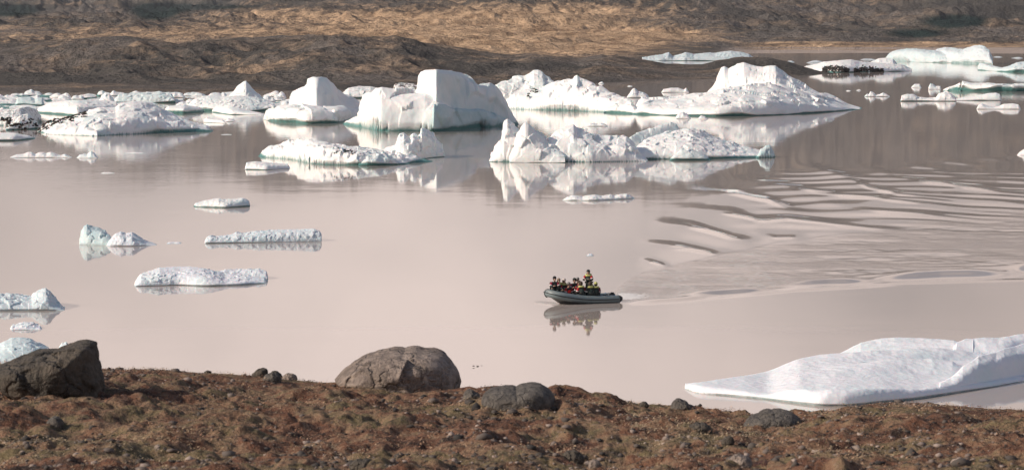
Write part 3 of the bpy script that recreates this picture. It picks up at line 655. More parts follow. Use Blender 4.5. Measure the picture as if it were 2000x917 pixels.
berg('ice_floe', 'dark streaked slab behind the shoulder of the tallest iceberg', 'ice floe', [
    L([(764, 178), (772, 164), (782, 161), (800, 163), (815, 165), (822, 178)], 184, dep=5, e=.5, r=2, dirt=.8)], disp=.8)
berg('ice_floe', 'small grey shell-shaped berg left of the white pyramid tower', 'ice floe', [
    L([(1224, 190), (1230, 182), (1236, 173), (1240, 172), (1246, 177), (1256, 180), (1264, 185), (1268, 190)], 191.5, dep=3, e=.5, r=1.5, dirt=.12)], lift=.1, disp=.7)
berg('ice_floe', 'flat-topped drum floe on dark water left of the pyramid tower', 'ice floe', [
    L([(1292, 180), (1296, 174), (1310, 171.5), (1325, 171.5), (1336, 175), (1340, 171), (1346, 180)], 181, dep=3.5, e=.75, r=1.2)], lift=.1, disp=.4)
# -- far bergs
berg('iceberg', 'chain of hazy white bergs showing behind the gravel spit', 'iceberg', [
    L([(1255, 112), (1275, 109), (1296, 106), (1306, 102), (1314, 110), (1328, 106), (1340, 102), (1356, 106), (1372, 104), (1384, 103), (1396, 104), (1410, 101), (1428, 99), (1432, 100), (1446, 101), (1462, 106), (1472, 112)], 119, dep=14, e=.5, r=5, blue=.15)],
    mat=ICE_FAR_SHADED, disp=1.1, fcs=.5, lift=.2)
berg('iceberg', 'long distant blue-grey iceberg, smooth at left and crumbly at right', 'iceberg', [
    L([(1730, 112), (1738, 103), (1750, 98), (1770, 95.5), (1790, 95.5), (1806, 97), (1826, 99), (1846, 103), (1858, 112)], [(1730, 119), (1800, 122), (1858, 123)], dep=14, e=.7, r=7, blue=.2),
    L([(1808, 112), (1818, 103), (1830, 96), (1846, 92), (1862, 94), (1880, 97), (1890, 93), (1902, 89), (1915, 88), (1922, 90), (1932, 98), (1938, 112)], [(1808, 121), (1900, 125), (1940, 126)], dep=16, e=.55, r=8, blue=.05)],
    mat=ICE_FAR_SHADED, disp=.7, fcs=.5, lift=1.3, teal=.6)
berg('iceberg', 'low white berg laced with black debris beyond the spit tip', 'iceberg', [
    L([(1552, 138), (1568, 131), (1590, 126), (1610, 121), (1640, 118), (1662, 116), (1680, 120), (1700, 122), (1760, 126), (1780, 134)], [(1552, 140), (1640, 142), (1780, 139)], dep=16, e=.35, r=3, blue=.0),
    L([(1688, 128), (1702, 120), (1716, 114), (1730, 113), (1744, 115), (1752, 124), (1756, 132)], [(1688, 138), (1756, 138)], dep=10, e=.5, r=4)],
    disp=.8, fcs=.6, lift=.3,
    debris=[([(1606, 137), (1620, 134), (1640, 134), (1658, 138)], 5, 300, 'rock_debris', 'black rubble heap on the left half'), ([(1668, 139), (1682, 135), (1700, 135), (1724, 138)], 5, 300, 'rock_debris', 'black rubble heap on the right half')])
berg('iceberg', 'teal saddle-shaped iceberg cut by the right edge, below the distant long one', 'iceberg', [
    L([(1910, 130), (1913, 123), (1922, 124), (1940, 129), (1958, 132), (1972, 129), (1986, 122), (2000, 120), (2030, 122), (2060, 138)], [(1910, 137), (1970, 141), (2060, 142)], dep=8, e=.6, r=3, blue=.2)], mat=ICE_FAR_SHADED, disp=.7, lift=.5)
berg('ice_floe', 'long thin shelf floe with a knobbed left end at the right edge', 'ice floe', [
    L([(1842, 175), (1852, 170), (1866, 166), (1875, 161), (1877, 168)], [(1842, 177), (1877, 178)], dep=4, e=.6, r=1.5),
    L([(1877, 172), (1879, 158), (1886, 159), (1898, 162), (1930, 162), (1960, 164), (2000, 163), (2060, 165), (2080, 176)], [(1877, 178), (1960, 179), (2080, 178)], dep=7, e=.8, r=1.6)],
    lift=1.1, disp=.4)
berg('ice_floe', 'white floe with two rounded knobs beneath the long thin shelf', 'ice floe', [
    L([(1759, 196), (1761, 187), (1768, 184), (1784, 184), (1794, 189), (1808, 191), (1828, 190), (1833, 183), (1845, 179), (1856, 182), (1866, 190), (1868, 196)], 198, dep=3.5, e=.7, r=1.3)], lift=.15, disp=.6)
berg('ice_floe', 'smooth tapering floe right of the two-knobbed one', 'ice floe', [
    L([(1862, 194), (1880, 190), (1905, 187), (1930, 182), (1945, 181), (1953, 184), (1955, 194)], 196.5, dep=3.5, e=.7, r=1.3)], lift=.12, disp=.3)
berg('ice_floe', 'bone-shaped white floe, lowest of the floes by the right edge', 'ice floe', [
    L([(1908, 211), (1911, 205), (1918, 202), (1928, 206), (1942, 209), (1952, 207), (1960, 203), (1978, 202), (1989, 204), (1993, 211)], 213.5, dep=3, e=.65, r=1.2)], lift=.12, disp=.5)
berg('ice_floe', 'small double-knobbed ice bits right of the pyramid slope', 'ice floe', [
    L([(1689, 187), (1693, 183), (1697, 184), (1700, 178), (1706, 180), (1710, 185), (1718, 184), (1724, 181), (1732, 184), (1738, 188)], 189, dep=2, e=.6, r=1)], lift=.08, disp=.6)
berg('ice_floe', 'short leaning ice knob left of the long thin shelf', 'ice floe', [
    L([(1814, 170), (1817, 163), (1822, 164), (1828, 168), (1836, 168), (1838, 174)], 175, dep=2, e=.6, r=1)], lift=.08, disp=.6)
berg('ice_floe', 'tiny upright ice lump below the distant long iceberg', 'ice floe', [
    L([(1780, 170), (1786, 164), (1796, 164), (1799, 170)], 171.5, dep=2, e=.6, r=1)], lift=.08, disp=.6)
berg('ice_floe', 'white ice chip cut off by the right edge above the wake', 'ice floe', [
    L([(1986, 303), (1992, 296), (2000, 291), (2010, 293), (2016, 303)], 304, dep=2, e=.5, r=1)], lift=.08, disp=.6)
# -- nearer floes
berg('ice_floe', 'small lumpy white floe alone on bright water below the ice field', 'ice floe', [
    L([(379, 401), (383, 396), (392, 394), (402, 391), (414, 389), (428, 387), (440, 390), (446, 389), (458, 388), (474, 386), (482, 389), (487, 394), (488, 400)], [(379, 404), (440, 406), (488, 403)], dep=3, e=.7, r=1.1, blue=.05)], lift=.12, disp=.9, fcs=.9)
berg('ice_floe', 'thin string of white ice knobs beneath the spiky iceberg', 'ice floe', [
    L([(1099, 390), (1108, 384), (1118, 381), (1128, 382), (1138, 384), (1150, 381), (1162, 380), (1175, 383), (1192, 380), (1200, 382), (1212, 379), (1224, 378), (1232, 382), (1240, 387)], [(1099, 391.5), (1160, 392), (1240, 388.5)], dep=2.2, e=.6, r=1)], lift=.07, disp=.8)
berg('ice_floe', 'pale green angular block floating beside a grey wedge', 'ice floe', [
    L([(156, 468), (159, 455), (164, 441), (170, 437.5), (180, 441), (190, 444), (205, 450), (214, 457), (220, 470)], [(156, 477), (220, 479)], dep=2.6, e=.6, r=1.4, blue=.5)], lift=.06, disp=.9, mat=ICE_NEAR)
berg('ice_floe', 'grey wedge of ice tilted against the pale green block', 'ice floe', [
    L([(207, 480), (216, 466), (226, 456), (236, 452), (246, 455), (258, 453), (268, 459), (280, 467), (292, 472), (306, 477)], [(207, 480.5), (260, 480.5), (306, 478.5)], dep=2.4, e=.4, r=1.2, dirt=.1, blue=.08)], lift=.05, disp=.9, mat=ICE_NEAR)
berg('ice_floe', 'long narrow crumbly ice bar right of the grey wedge', 'ice floe', [
    L([(400, 471), (404, 463), (412, 459), (422, 461), (436, 460), (452, 458), (462, 454), (476, 455), (500, 451), (530, 449), (560, 448), (590, 447), (612, 446), (624, 450), (629, 458), (627, 468)], [(400, 475), (500, 473.5), (628, 471)], dep=2.6, e=.75, r=1, blue=.2)], lift=.08, disp=.9, mat=ICE_NEAR, fcs=.9)
berg('ice_floe', 'smooth oblong white floe with split right end, nearest mid-lake floe', 'ice floe', [
    L([(263, 553), (270, 541), (276, 534), (296, 528), (312, 522.5), (340, 521), (370, 521), (398, 524), (418, 529), (440, 536), (480, 538), (516, 544), (524, 550)], [(263, 559), (330, 557), (350, 556), (400, 558), (470, 557), (524, 552)], dep=4.5, e=.6, r=1.0, q=.8, back=4),
    L([(420, 532), (440, 526), (480, 525), (505, 524), (520, 529), (523, 538)], [(420, 546), (523, 545)], dep=2, e=.8, r=.8, back=2, blue=.05)], lift=.1, disp=.7, mat=ICE_NEAR)
berg('iceberg', 'small peaked blue-white berg cut by the left edge', 'iceberg', [
    L([(-90, 590), (-50, 576), (0, 574), (20, 573), (45, 577), (62, 578), (74, 568), (84, 563), (90, 562), (98, 569), (108, 583), (120, 596), (130, 605)], [(-90, 607), (60, 607), (130, 606)], dep=3.4, e=.5, r=1.4, q=.7, blue=.3)], lift=.06, disp=.9, mat=ICE_NEAR)
berg('ice_floe', 'low ragged ice scrap floating beneath the peaked left berg', 'ice floe', [
    L([(20, 641), (26, 634), (40, 631), (52, 629), (66, 631), (78, 636), (82, 642)], 644, dep=1.6, e=.5, r=.6)], lift=.04, disp=1.2, mat=ICE_NEAR)
berg('iceberg', 'rounded pale blue ice hump behind the dark left boulder', 'iceberg', [
    L([(-90, 700), (-40, 685), (-10, 680), (10, 666), (24, 660), (40, 658.5), (60, 661), (78, 670), (92, 680), (104, 690), (116, 694), (116, 680), (122, 669), (130, 668), (140, 682), (150, 700)], [(-90, 716), (150, 716)], dep=3.2, e=.5, r=1.6, q=.7, blue=.36)], lift=.1, disp=.7, mat=ICE_NEAR)
# near slab at the right
berg('ice_floe', 'large flat near floe with rolling swells and thick rounded rim, by the shore', 'ice floe', [
    L([(1338, 748), (1352, 747), (1400, 742), (1460, 735), (1500, 730), (1530, 716), (1560, 704), (1620, 696), (1680, 694), (1720, 693), (1780, 692), (1850, 690), (1900, 688), (2000, 680), (2150, 668)],
      [(1338, 758), (1352, 765), (1362, 768), (1420, 774), (1500, 782), (1560, 790), (1600, 794.5), (1650, 794), (1700, 790), (1790, 781), (1880, 766), (1940, 756), (2000, 743), (2080, 726), (2150, 716)], dep=[(1346, 1.2), (1400, 3), (1460, 6), (1520, 10), (1600, 14), (1800, 15), (2150, 12)], e=.93, r=.55, q=1.0, back=[(1346, .8), (1450, 3), (1600, 6)], st=22),
    L([(1640, 690), (1680, 670), (1720, 662), (1745, 660), (1800, 661), (1862, 664), (1900, 672)], [(1640, 700), (1900, 705)], dep=3, e=.5, r=1.5, back=4, dirt=.12),
    L([(1862, 682), (1867, 668), (1882, 661), (1910, 659.5), (1950, 659), (1985, 654), (2010, 651), (2080, 650), (2150, 660)], [(1862, 706), (1960, 704), (2020, 694), (2150, 680)], dep=2.6, e=.75, r=1.4, back=3),
    L([(1630, 714), (1665, 694), (1700, 688), (1740, 689), (1780, 684), (1840, 682), (1880, 686), (1925, 700)], [(1640, 728), (1760, 724), (1860, 716), (1920, 712)], dep=2.2, e=.7, r=1.2, back=3),
    L([(1836, 752), (1858, 738), (1880, 716), (1910, 696), (1945, 688), (1960, 681), (1985, 675), (2020, 664), (2100, 656), (2150, 660)], [(1836, 771), (1870, 766), (1940, 752), (2000, 738), (2080, 722), (2150, 712)], dep=2.4, e=.6, r=1.2, back=3),
    L([(1560, 746), (1600, 733), (1650, 722), (1700, 709), (1760, 702), (1820, 699), (1860, 706), (1885, 722), (1910, 740)], [(1580, 764), (1700, 756), (1800, 748), (1888, 745)], dep=2.6, e=.5, r=1.9, back=3)],
    mat=ICE_NEAR, lift=.10, disp=.42, rows=260, fcs=2.6, smooth=26, fw=0.0, kk=.5)
# -- thin scraps
def scrap(x0, x1, yt, yb, label, group=None, cat='ice floe', d=2.2, blue=0.0, mat=None, dirt=0.0, k=3, seed=0):
    rr = random.Random(int(x0 * 7 + yb * 3 + seed)); n = max(3, int((x1 - x0) / 7)); pts = [(x0, yb - .3)]
    for i in range(1, n):
        u = i / n; env = min(1, 4 * u, 4 * (1 - u)) ** .6
        pts.append((x0 + (x1 - x0) * u, yb - (yb - yt) * env * rr.uniform(.5, 1.0)))
    pts.append((x1, yb - .3))
    return berg('ice_floe', label, cat, [L(pts, yb, dep=d, e=.6, r=d * .4, blue=blue, dirt=dirt)], group=group, lift=.08, disp=.6, mat=mat, rows=24 if x1 - x0 < 60 else 36)
scrap(18, 142, 296, 308, 'long stick-like floe below the wide low berg', d=3)
scrap(149, 192, 294, 309, 'little crooked floe beside the long stick-like one', d=2.5)
scrap(238, 286, 297, 300, 'wafer-thin floe under the reflection of the wide low berg')
scrap(324, 362, 472, 476, 'thin scum of ice between the grey wedge and the ice bar', d=1.2, mat=ICE_NEAR)
scrap(196, 226, 336, 339, 'faint sliver of ice left of the caved floe', d=1.5)
scrap(1144, 1161, 495, 500, 'single small ice cube behind the boat', d=1, mat=ICE_NEAR)
scrap(430, 458, 262, 264, 'tiny ice line under the field pyramid reflection')
scrap(1318, 1350, 218, 232, 'small lacy ice crumbs in front of the pyramid base', d=3)
scrap(1362, 1384, 224, 233, 'dented ice crumb touching the pyramid base', d=3)
scrap(1145, 1188, 238, 247, 'curled ice scrap between broad and spiky icebergs', d=2.5)
scrap(438, 462, 230, 238, 'round ice ball on open water below the curved floe', d=2)
scrap(1534, 1552, 118, 122, 'far ice dash near the spit top', d=5, mat=ICE_FAR_SHADED)
scrap(1575, 1610, 117, 123, 'far low ice chunks beyond the spit', d=5, mat=ICE_FAR_SHADED)
scrap(1680, 1710, 114, 117, 'far thin floe above the debris-laced berg', d=5, mat=ICE_FAR_SHADED)
scrap(1938, 1954, 96, 100, 'far small floe right of the distant long iceberg', d=6, mat=ICE_FAR_SHADED)
scrap(1940, 1958, 109, 112, 'far ice fleck over the teal saddle berg', d=5, mat=ICE_FAR_SHADED)
scrap(1975, 1998, 111, 114, 'farthest right ice fleck on the lake', d=5, mat=ICE_FAR_SHADED)
scrap(1652, 1662, 176, 178, 'white ice speck right of the pyramid tower', d=1.5)
scrap(1672, 1682, 174, 177, 'second white speck nearer the double-knobbed bits', d=1.5)
scrap(1225, 1236, 166, 169, 'flat ice button on dark water above the shell-shaped berg', d=2)
scrap(1168, 1180, 159, 164, 'small round ice button right of the pointed peak', d=2)
# -- crowded field at the left: many blocks and plates
rf = random.Random(42)
fg = 'ice blocks crowded in the left field'
adj = ['a jagged', 'a rounded', 'a tilted', 'a flat', 'a ridged']
n_f = 0
for row, (y0, y1, xa, xb, n) in enumerate([(187, 193, -60, 640, 30), (194, 201, -60, 560, 26), (203, 210, -60, 545, 20), (211, 217, 335, 520, 6), (214, 222, -60, 70, 4)]):
    for i in range(n):
        x = xa + (xb - xa) * (i + rf.uniform(.1, .9)) / n; wv = rf.uniform(22, 52); yb = rf.uniform(y0, y1)
        if row == 2 and 70 < x < 330: continue
        hh = rf.uniform(7, 16) * (1.0 if row < 2 else .8); kd = rf.random()
        m_ = max(4, int(wv / 5)); pts = [(x, yb - .4)]
        pk = rf.uniform(.2, .8)
        for j in range(1, m_):
            u = j / m_; env = min(1, 3.5 * u, 3.5 * (1 - u)) ** .5
            shp = (1 - abs(u - pk) * 1.1) if kd > .6 else .75
            pts.append((x + wv * u, yb - hh * env * shp * rf.uniform(.65, 1.05)))
        pts.append((x + wv, yb - .4))
        berg('ice_block', 'white or pale blue ice block packed among others in the left field', 'ice block',
             [L(pts, yb, dep=rf.uniform(4, 8), e=rf.uniform(.45, .8), r=1.6, blue=rf.choice([0, 0, 0, .08, .2]), dirt=rf.choice([0, 0, 0, .3]))], group=fg,
             rows=34, lift=rf.choice([.05, .1, .3]), disp=1.0, fcs=.8, step=1.2)

for i in range(40):
    x = rf.uniform(-60, 560); wv = rf.uniform(55, 110); yb = rf.choice([196, 200, 204, 208, 212]) + rf.uniform(-1, 1)
    if yb > 206 and 50 < x + wv * .5 < 330: x = rf.uniform(330, 500)
    hh = rf.uniform(4, 8); m_ = 9; pts = [(x, yb - .4)]
    for j in range(1, m_): pts.append((x + wv * j / m_, yb - hh * min(1, 3 * j / m_, 3 * (1 - j / m_)) ** .5 * rf.uniform(.7, 1.05)))
    pts.append((x + wv, yb - .4))
    berg('ice_block', 'white or pale blue ice block packed among others in the left field', 'ice block',
         [L(pts, yb, dep=rf.uniform(9, 16), e=rf.uniform(.5, .8), r=1.4, blue=rf.choice([0, 0, .1]))], group=fg, rows=34, lift=rf.choice([.04, .1, .2]), disp=.7, fcs=.8, step=1.2)
for (x0_, x1_, yt_, yb_) in [(-60, 20, 205, 224), (10, 60, 214, 228), (-60, 12, 224, 240), (40, 78, 205, 218)]:
    scrap(x0_, x1_, yt_, yb_, 'white or pale blue ice block packed among others in the left field', group=fg, d=6)

# ------------------------------------------------------------------ NEAR SHORE
crestp = [(-900, 700), (-200, 700), (0, 712), (60, 714), (130, 718), (200, 719), (300, 722), (350, 725), (430, 729), (500, 735), (560, 741), (650, 744), (760, 752), (900, 765), (1000, 770), (1090, 774), (1150, 779), (1200, 783), (1310, 796), (1380, 803), (1440, 806),
          (1470, 815), (1520, 822), (1560, 813), (1640, 801), (1720, 788), (1790, 787), (1830, 790), (1900, 797), (2000, 801), (2300, 810), (2900, 820)]
YC = 50.0
def ground_z(px, Y):
    px = np.asarray(px, float); Y = np.asarray(Y, float)
    zc = H + slope(interp(px, crestp)) * YC; z3 = H + float(slope(932)) * 28
    k = (zc - z3) / (YC - 28)
    z = np.where(Y < YC, z3 + (Y - 28) * k, zc - (Y - YC) * .12 - np.clip(Y - YC - .6, 0, 60) ** 1.25 * .28)
    z = np.where(Y < 12, z3 - 16 * k + (Y - 12) * .03, z)
    X = (px - 1000) / F * Y
    m = 1 - .88 * sstep(YC - 3, YC - .3, Y) * (Y < YC + 2)
    z = z + m * (.18 * fbm(X * .28, Y * .16, s=80, o=3) + .13 * fbm(X * .9, Y * .55, s=81, o=3) + .05 * np.abs(fbm(X * 2.6, Y * 1.9, s=84, o=2))) + (.35 + .65 * m) * (.045 * (ridged(X * 2.2, Y * 1.5, s=82, o=3) - .4) + .03 * fbm(X * 5, Y * 4, s=83, o=3))
    z = z - .12 * m * np.exp(-((px - 900) / 700) ** 2 - ((Y - 43) / 2.2) ** 2)
    return z
def ground_hit(px, py):
    ys = np.linspace(25, 56, 1500); zz = ground_z(np.full_like(ys, px), ys); ray = H + float(slope(py)) * ys
    i = np.where(ray <= zz)[0]
    j = i[0] if len(i) else len(ys) - 1
    return float(wx(px, py, ys[j])), float(ys[j]), float(zz[j])
gc = np.concatenate([np.linspace(-9000, -400, 60)[:-1], np.linspace(-400, -60, 60)[:-1], np.linspace(-60, 2060, 900)[:-1], np.linspace(2060, 2400, 60)[:-1], np.linspace(2400, 11000, 60)])
gr = np.concatenate([np.linspace(1.0, 25, 60)[:-1], np.linspace(25, 51.5, 640)[:-1], np.linspace(51.5, 85, 60)])
GX, GY = np.meshgrid(gc, gr)
GZ = ground_z(GX, GY)
gXX = (GX - 1000) / F * GY
# behind and around the camera the bank goes on level
gm_, t, b = newmat('heath_ground')
P = coord(t)
n0 = noise(t, P, 0.45, 4, 0.6); n1 = noise(t, P, 1.6, 5, 0.65); n2 = noise(t, P, 6.0, 5, 0.7); n3 = noise(t, P, 24, 3, 0.65)
c = rampc(t, math_(t, 'ADD', math_(t, 'MULTIPLY', n0, .45), math_(t, 'MULTIPLY', n1, .55)), [(0.38, (0.05, 0.035, 0.028)), (0.46, (0.165, 0.08, 0.05)), (0.52, (0.24, 0.155, 0.098)), (0.58, (0.15, 0.12, 0.065)), (0.66, (0.24, 0.165, 0.105))])
c = mixc(t, mrange(t, n2, 0.5, 0.64, 0, .85), c, (0.028, 0.02, 0.017))
c = mixc(t, mrange(t, n3, 0.55, 0.7, 0, .45), c, (0.34, 0.27, 0.23))
t.links.new(c, b.inputs['Base Color']); b.inputs['Roughness'].default_value = 0.95; b.inputs['Specular IOR Level'].default_value = 0.15
bump(t, b, math_(t, 'ADD', n2, math_(t, 'MULTIPLY', n3, .5)), 0.06)
V_ = gridmesh('shore_ground', gXX, GY, GZ)
sg = link('shore_ground', V_, gm_)
tag(sg, 'rust and brown heath covered shore bank', kind='structure')

# --- boulders
def boulder(name, label, outline, depth, mat, yb_px, seed, parent=None, rough=1.0, sq=.8, cat='rock', off=0.0):
    """star shaped outline in photo pixels, real size and depth, standing on the bank"""
    o_ = np.array(outline, float)
    gx, gy, gz = ground_hit((o_[:, 0].min() + o_[:, 0].max()) / 2, yb_px)
    gy = gy + depth * .55 + off
    ppm = F / gy
    c = np.array([(o_[:, 0].min() + o_[:, 0].max()) / 2, (o_[:, 1].min() * .45 + o_[:, 1].max() * .55)])
    d = o_ - c; ang = np.arctan2(-d[:, 1], d[:, 0]); r = np.hypot(d[:, 0], d[:, 1])
    si = np.argsort(ang); ang = ang[si]; r = r[si]
    ang = np.concatenate([ang[-1:] - 2 * pi, ang, ang[:1] + 2 * pi]); r = np.concatenate([r[-1:], r, r[:1]])
    n_t, n_p = 140, 70
    th = np.linspace(0, 2 * pi, n_t, endpoint=False); ph = np.linspace(-pi / 2, pi / 2, n_p)
    Pm, Tm_ = np.meshgrid(ph, th, indexing='ij')
    R = np.interp(Tm_, ang % (2 * pi) if False else ang, r)
    R = np.interp(((Tm_ + pi) % (2 * pi)) - pi, ang, r) / ppm
    cp = np.cos(Pm) ** sq; sp = np.sign(np.sin(Pm)) * np.abs(np.sin(Pm)) ** .9
    x = R * cp * np.cos(Tm_); z = R * cp * np.sin(Tm_); y = depth * .5 * sp
    S_ = (r.max() / ppm)
    fs = S_ * .62
    ds = (.20 * fs * facet(x / fs, y / fs, z / fs, seed) + .10 * fs * fbm(x / fs * 2, y / fs * 2, z / fs * 2, o=5, s=seed, g=.6) + .05 * fs * ridged(x / fs * 4, y / fs * 4, z / fs * 4, o=3, s=seed + 4)) * rough
    front = .35 + .65 * np.abs(np.sin(Pm)) ** 1.0
    ln = np.sqrt(x * x + y * y + z * z) + 1e-6
    k = 1 + ds * front / ln
    x, y, z = x * k, y * k, z * k
    cz = H + float(slope(c[1])) * gy; cx = float(wx(c[0], c[1], gy))
    V = np.stack([x, y, z], -1).reshape(-1, 3)
    i = np.arange(n_p * n_t).reshape(n_p, n_t); j = np.roll(i, -1, axis=1)
    Fq = np.stack([i[:-1], i[1:], j[1:], j[:-1]], -1).reshape(-1, 4)
    me = mesh_np(name, V, Fq)
    bm = bmesh.new(); bm.from_mesh(me); bmesh.ops.remove_doubles(bm, verts=bm.verts, dist=1e-4); bmesh.ops.recalc_face_normals(bm, faces=bm.faces); bm.to_mesh(me); bm.free()
    o = link(name, me, mat, parent)
    o.location = (cx, gy, cz)
    tag(o, label, cat)
    return o
boulder('boulder', 'dark wedge-shaped boulder with its peak at the right, far left on the bank',
        [(-6, 715), (20, 706), (50, 696), (80, 686), (105, 685), (130, 676), (150, 669), (172, 667), (184, 670), (188, 685), (190, 705), (196, 730), (204, 755), (206, 772), (190, 782), (150, 786), (100, 784), (60, 780), (25, 768), (2, 750), (-8, 735)],
        1.9, ROCK_DARK, 777, 3, rough=.9, sq=.6)
boulder('boulder', 'largest smooth weathered boulder, brown-grey with cracks, centre of the bank',
        [(652, 742), (665, 728), (685, 712), (706, 699), (730, 690), (752, 684), (790, 682), (830, 682), (855, 685), (872, 694), (884, 708), (896, 728), (899, 748), (896, 766), (875, 776), (830, 778), (770, 776), (720, 764), (680, 752)],
        2.4, ROCK_MID, 768, 14, rough=.55, sq=.62)
boulder('boulder', 'rounded lichen-speckled grey boulder right of the largest one',
        [(939, 782), (944, 770), (956, 760), (975, 757), (992, 755), (1008, 758), (1028, 751), (1044, 749), (1062, 753), (1078, 764), (1085, 779), (1082, 795), (1072, 806), (1040, 809), (990, 809), (955, 803), (942, 794)],
        1.4, ROCK_GREY, 803, 25, rough=.3, sq=.62)
boulder('rock', 'black pointed rock, tallest of the small cluster on the bank edge',
        [(490, 736), (498, 726), (508, 719), (520, 719), (524, 730), (520, 740), (495, 740)], .35, ROCK_DARK, 737, 33)
boulder('rock', 'rounded dark grey stone at the front of the small cluster',
        [(513, 745), (518, 732), (530, 728), (543, 731), (550, 742), (546, 749), (518, 749)], .35, ROCK_GREY, 747, 35)
boulder('rock', 'thin slab leaning behind the rounded stone of the cluster',
        [(525, 732), (533, 724), (545, 727), (552, 735), (545, 742), (528, 742)], .25, ROCK_DARK, 739, 37, off=.3)
boulder('rock', 'light grey pebbly stone at the right of the small cluster',
        [(551, 738), (556, 731), (568, 729), (578, 733), (581, 741), (570, 745), (554, 744)], .3, ROCK_MID, 741, 39)
boulder('rock', 'small dark angular rock between the two round boulders',
        [(905, 781), (908, 765), (915, 759), (928, 765), (938, 772), (938, 783), (915, 787)], .35, ROCK_GREY, 782, 41, off=.2)
boulder('rock', 'grey pointed stone on the bank edge left of the near floe',
        [(1309, 799), (1314, 784), (1323, 778), (1334, 781), (1346, 790), (1362, 800), (1345, 806), (1315, 805)], .5, ROCK_GREY, 801, 43)
boulder('boulder', 'low buried dark boulder with speckled top beneath the near floe',
        [(1452, 832), (1462, 818), (1482, 809), (1510, 802), (1532, 801), (1550, 807), (1562, 816), (1565, 832), (1545, 842), (1500, 846), (1465, 842)], 1.1, ROCK_GREY, 836, 47, rough=.6)
boulder('rock', 'half sunken dark stone left of the low buried boulder',
        [(1340, 840), (1350, 830), (1368, 826), (1384, 830), (1392, 840), (1378, 848), (1350, 847)], .4, ROCK_DARK, 842, 49)
boulder('rock', 'small dark square stone standing alone on the right bank',
        [(1409, 868), (1411, 857), (1420, 851), (1431, 853), (1434, 864), (1428, 872), (1414, 872)], .18, ROCK_DARK, 869, 51)
boulder('rock', 'blackish stone near the bottom edge, right of centre',
        [(1093, 896), (1100, 886), (1114, 879), (1130, 882), (1142, 893), (1138, 906), (1115, 908), (1098, 905)], .3, ROCK_DARK, 900, 53)
boulder('rock', 'pale round pebble stone beside the blackish bottom stone',
        [(1150, 912), (1152, 900), (1162, 896), (1172, 902), (1174, 912), (1162, 918)], .15, ROCK_MID, 912, 55)
boulder('rock', 'reddish-brown flat stone cut by the bottom edge',
        [(1456, 918), (1462, 908), (1480, 903), (1505, 904), (1522, 914), (1515, 926), (1470, 926)], .35, rock_mat('rusty_rock', (0.06, 0.022, 0.014), (0.12, 0.045, 0.028), (0.16, 0.1, 0.08), 2.0, .3), 918, 57)
boulder('rock', 'dark mossy stone low on the left bank',
        [(90, 838), (94, 820), (104, 812), (118, 816), (124, 828), (118, 840), (100, 844)], .25, ROCK_GREY, 838, 59)
boulder('rock', 'flat pale stone low on the left bank near the bottom',
        [(290, 882), (300, 872), (318, 869), (328, 874), (330, 884), (310, 890)], .3, ROCK_MID, 884, 61)
boulder('rock', 'dark double stone at the bottom edge left of centre',
        [(682, 912), (690, 900), (708, 896), (726, 900), (734, 910), (722, 920), (696, 920)], .3, ROCK_DARK, 912, 63)
boulder('rock', 'light grey flat stone at the bottom right of centre',
        [(1418, 903), (1428, 893), (1450, 890), (1466, 896), (1470, 906), (1450, 912), (1426, 911)], .3, ROCK_MID, 906, 65)
boulder('rock', 'tiny dark peak of rock on the bank edge right of the round boulder',
        [(1248, 792), (1252, 786), (1258, 783), (1265, 787), (1268, 793), (1258, 796)], .15, ROCK_DARK, 794, 67)

# --- gravel and heath
rng = np.random.RandomState(5)
def scatter_pts(n, y0=27.0, y1=50.5):
    Y = np.sqrt(rng.uniform(y0 ** 2, y1 ** 2, n)); px = rng.uniform(-120, 2120, n)
    z = ground_z(px, Y); return px, (px - 1000) / F * Y, Y, z
def colmat(name, stops, rough=.9, transl=0.0):
    m, t, b = newmat(name)
    t.links.new(rampc(t, attr(t, 'tone'), stops), b.inputs['Base Color']); b.inputs['Roughness'].default_value = rough; b.inputs['Specular IOR Level'].default_value = .2
    return m
n = 14000
px_, gx_, gy_, gz_ = scatter_pts(n)
dens = fbm(gx_ * .5, gy_ * .3, s=90, o=3) + .5 * sstep(38, 31, gy_)
keep = dens > rng.uniform(-.5, .7, n); px_, gx_, gy_, gz_ = px_[keep], gx_[keep], gy_[keep], gz_[keep]; n = len(px_)
bi, bf = ICO2 if False else ICO1
s1 = np.exp(rng.normal(-4.15, .55, n)).clip(.008, .075)
sc3 = s1[:, None] * rng.uniform(.7, 1.4, (n, 3)) * np.array([1.2, 1.2, .7])
jit = 1 + .18 * rng.randn(n, len(bi), 1)
VV = bi[None] * jit * sc3[:, None, :] + np.stack([gx_, gy_, gz_ + s1 * .2], -1)[:, None, :]
FF = bf[None] + (np.arange(n) * len(bi))[:, None, None]
me = mesh_np('gravel', VV.reshape(-1, 3), FF.reshape(-1, 3), {'tone': np.repeat(rng.rand(n), len(bi))})
o = link('gravel', me, colmat('gravel_stone', [(0, (0.04, 0.037, 0.035)), (.4, (0.10, 0.085, 0.075)), (.8, (0.20, 0.16, 0.14)), (1, (0.36, 0.29, 0.25))]), smooth=False)
tag(o, 'loose grey and pinkish stones strewn over the heath', kind='stuff')
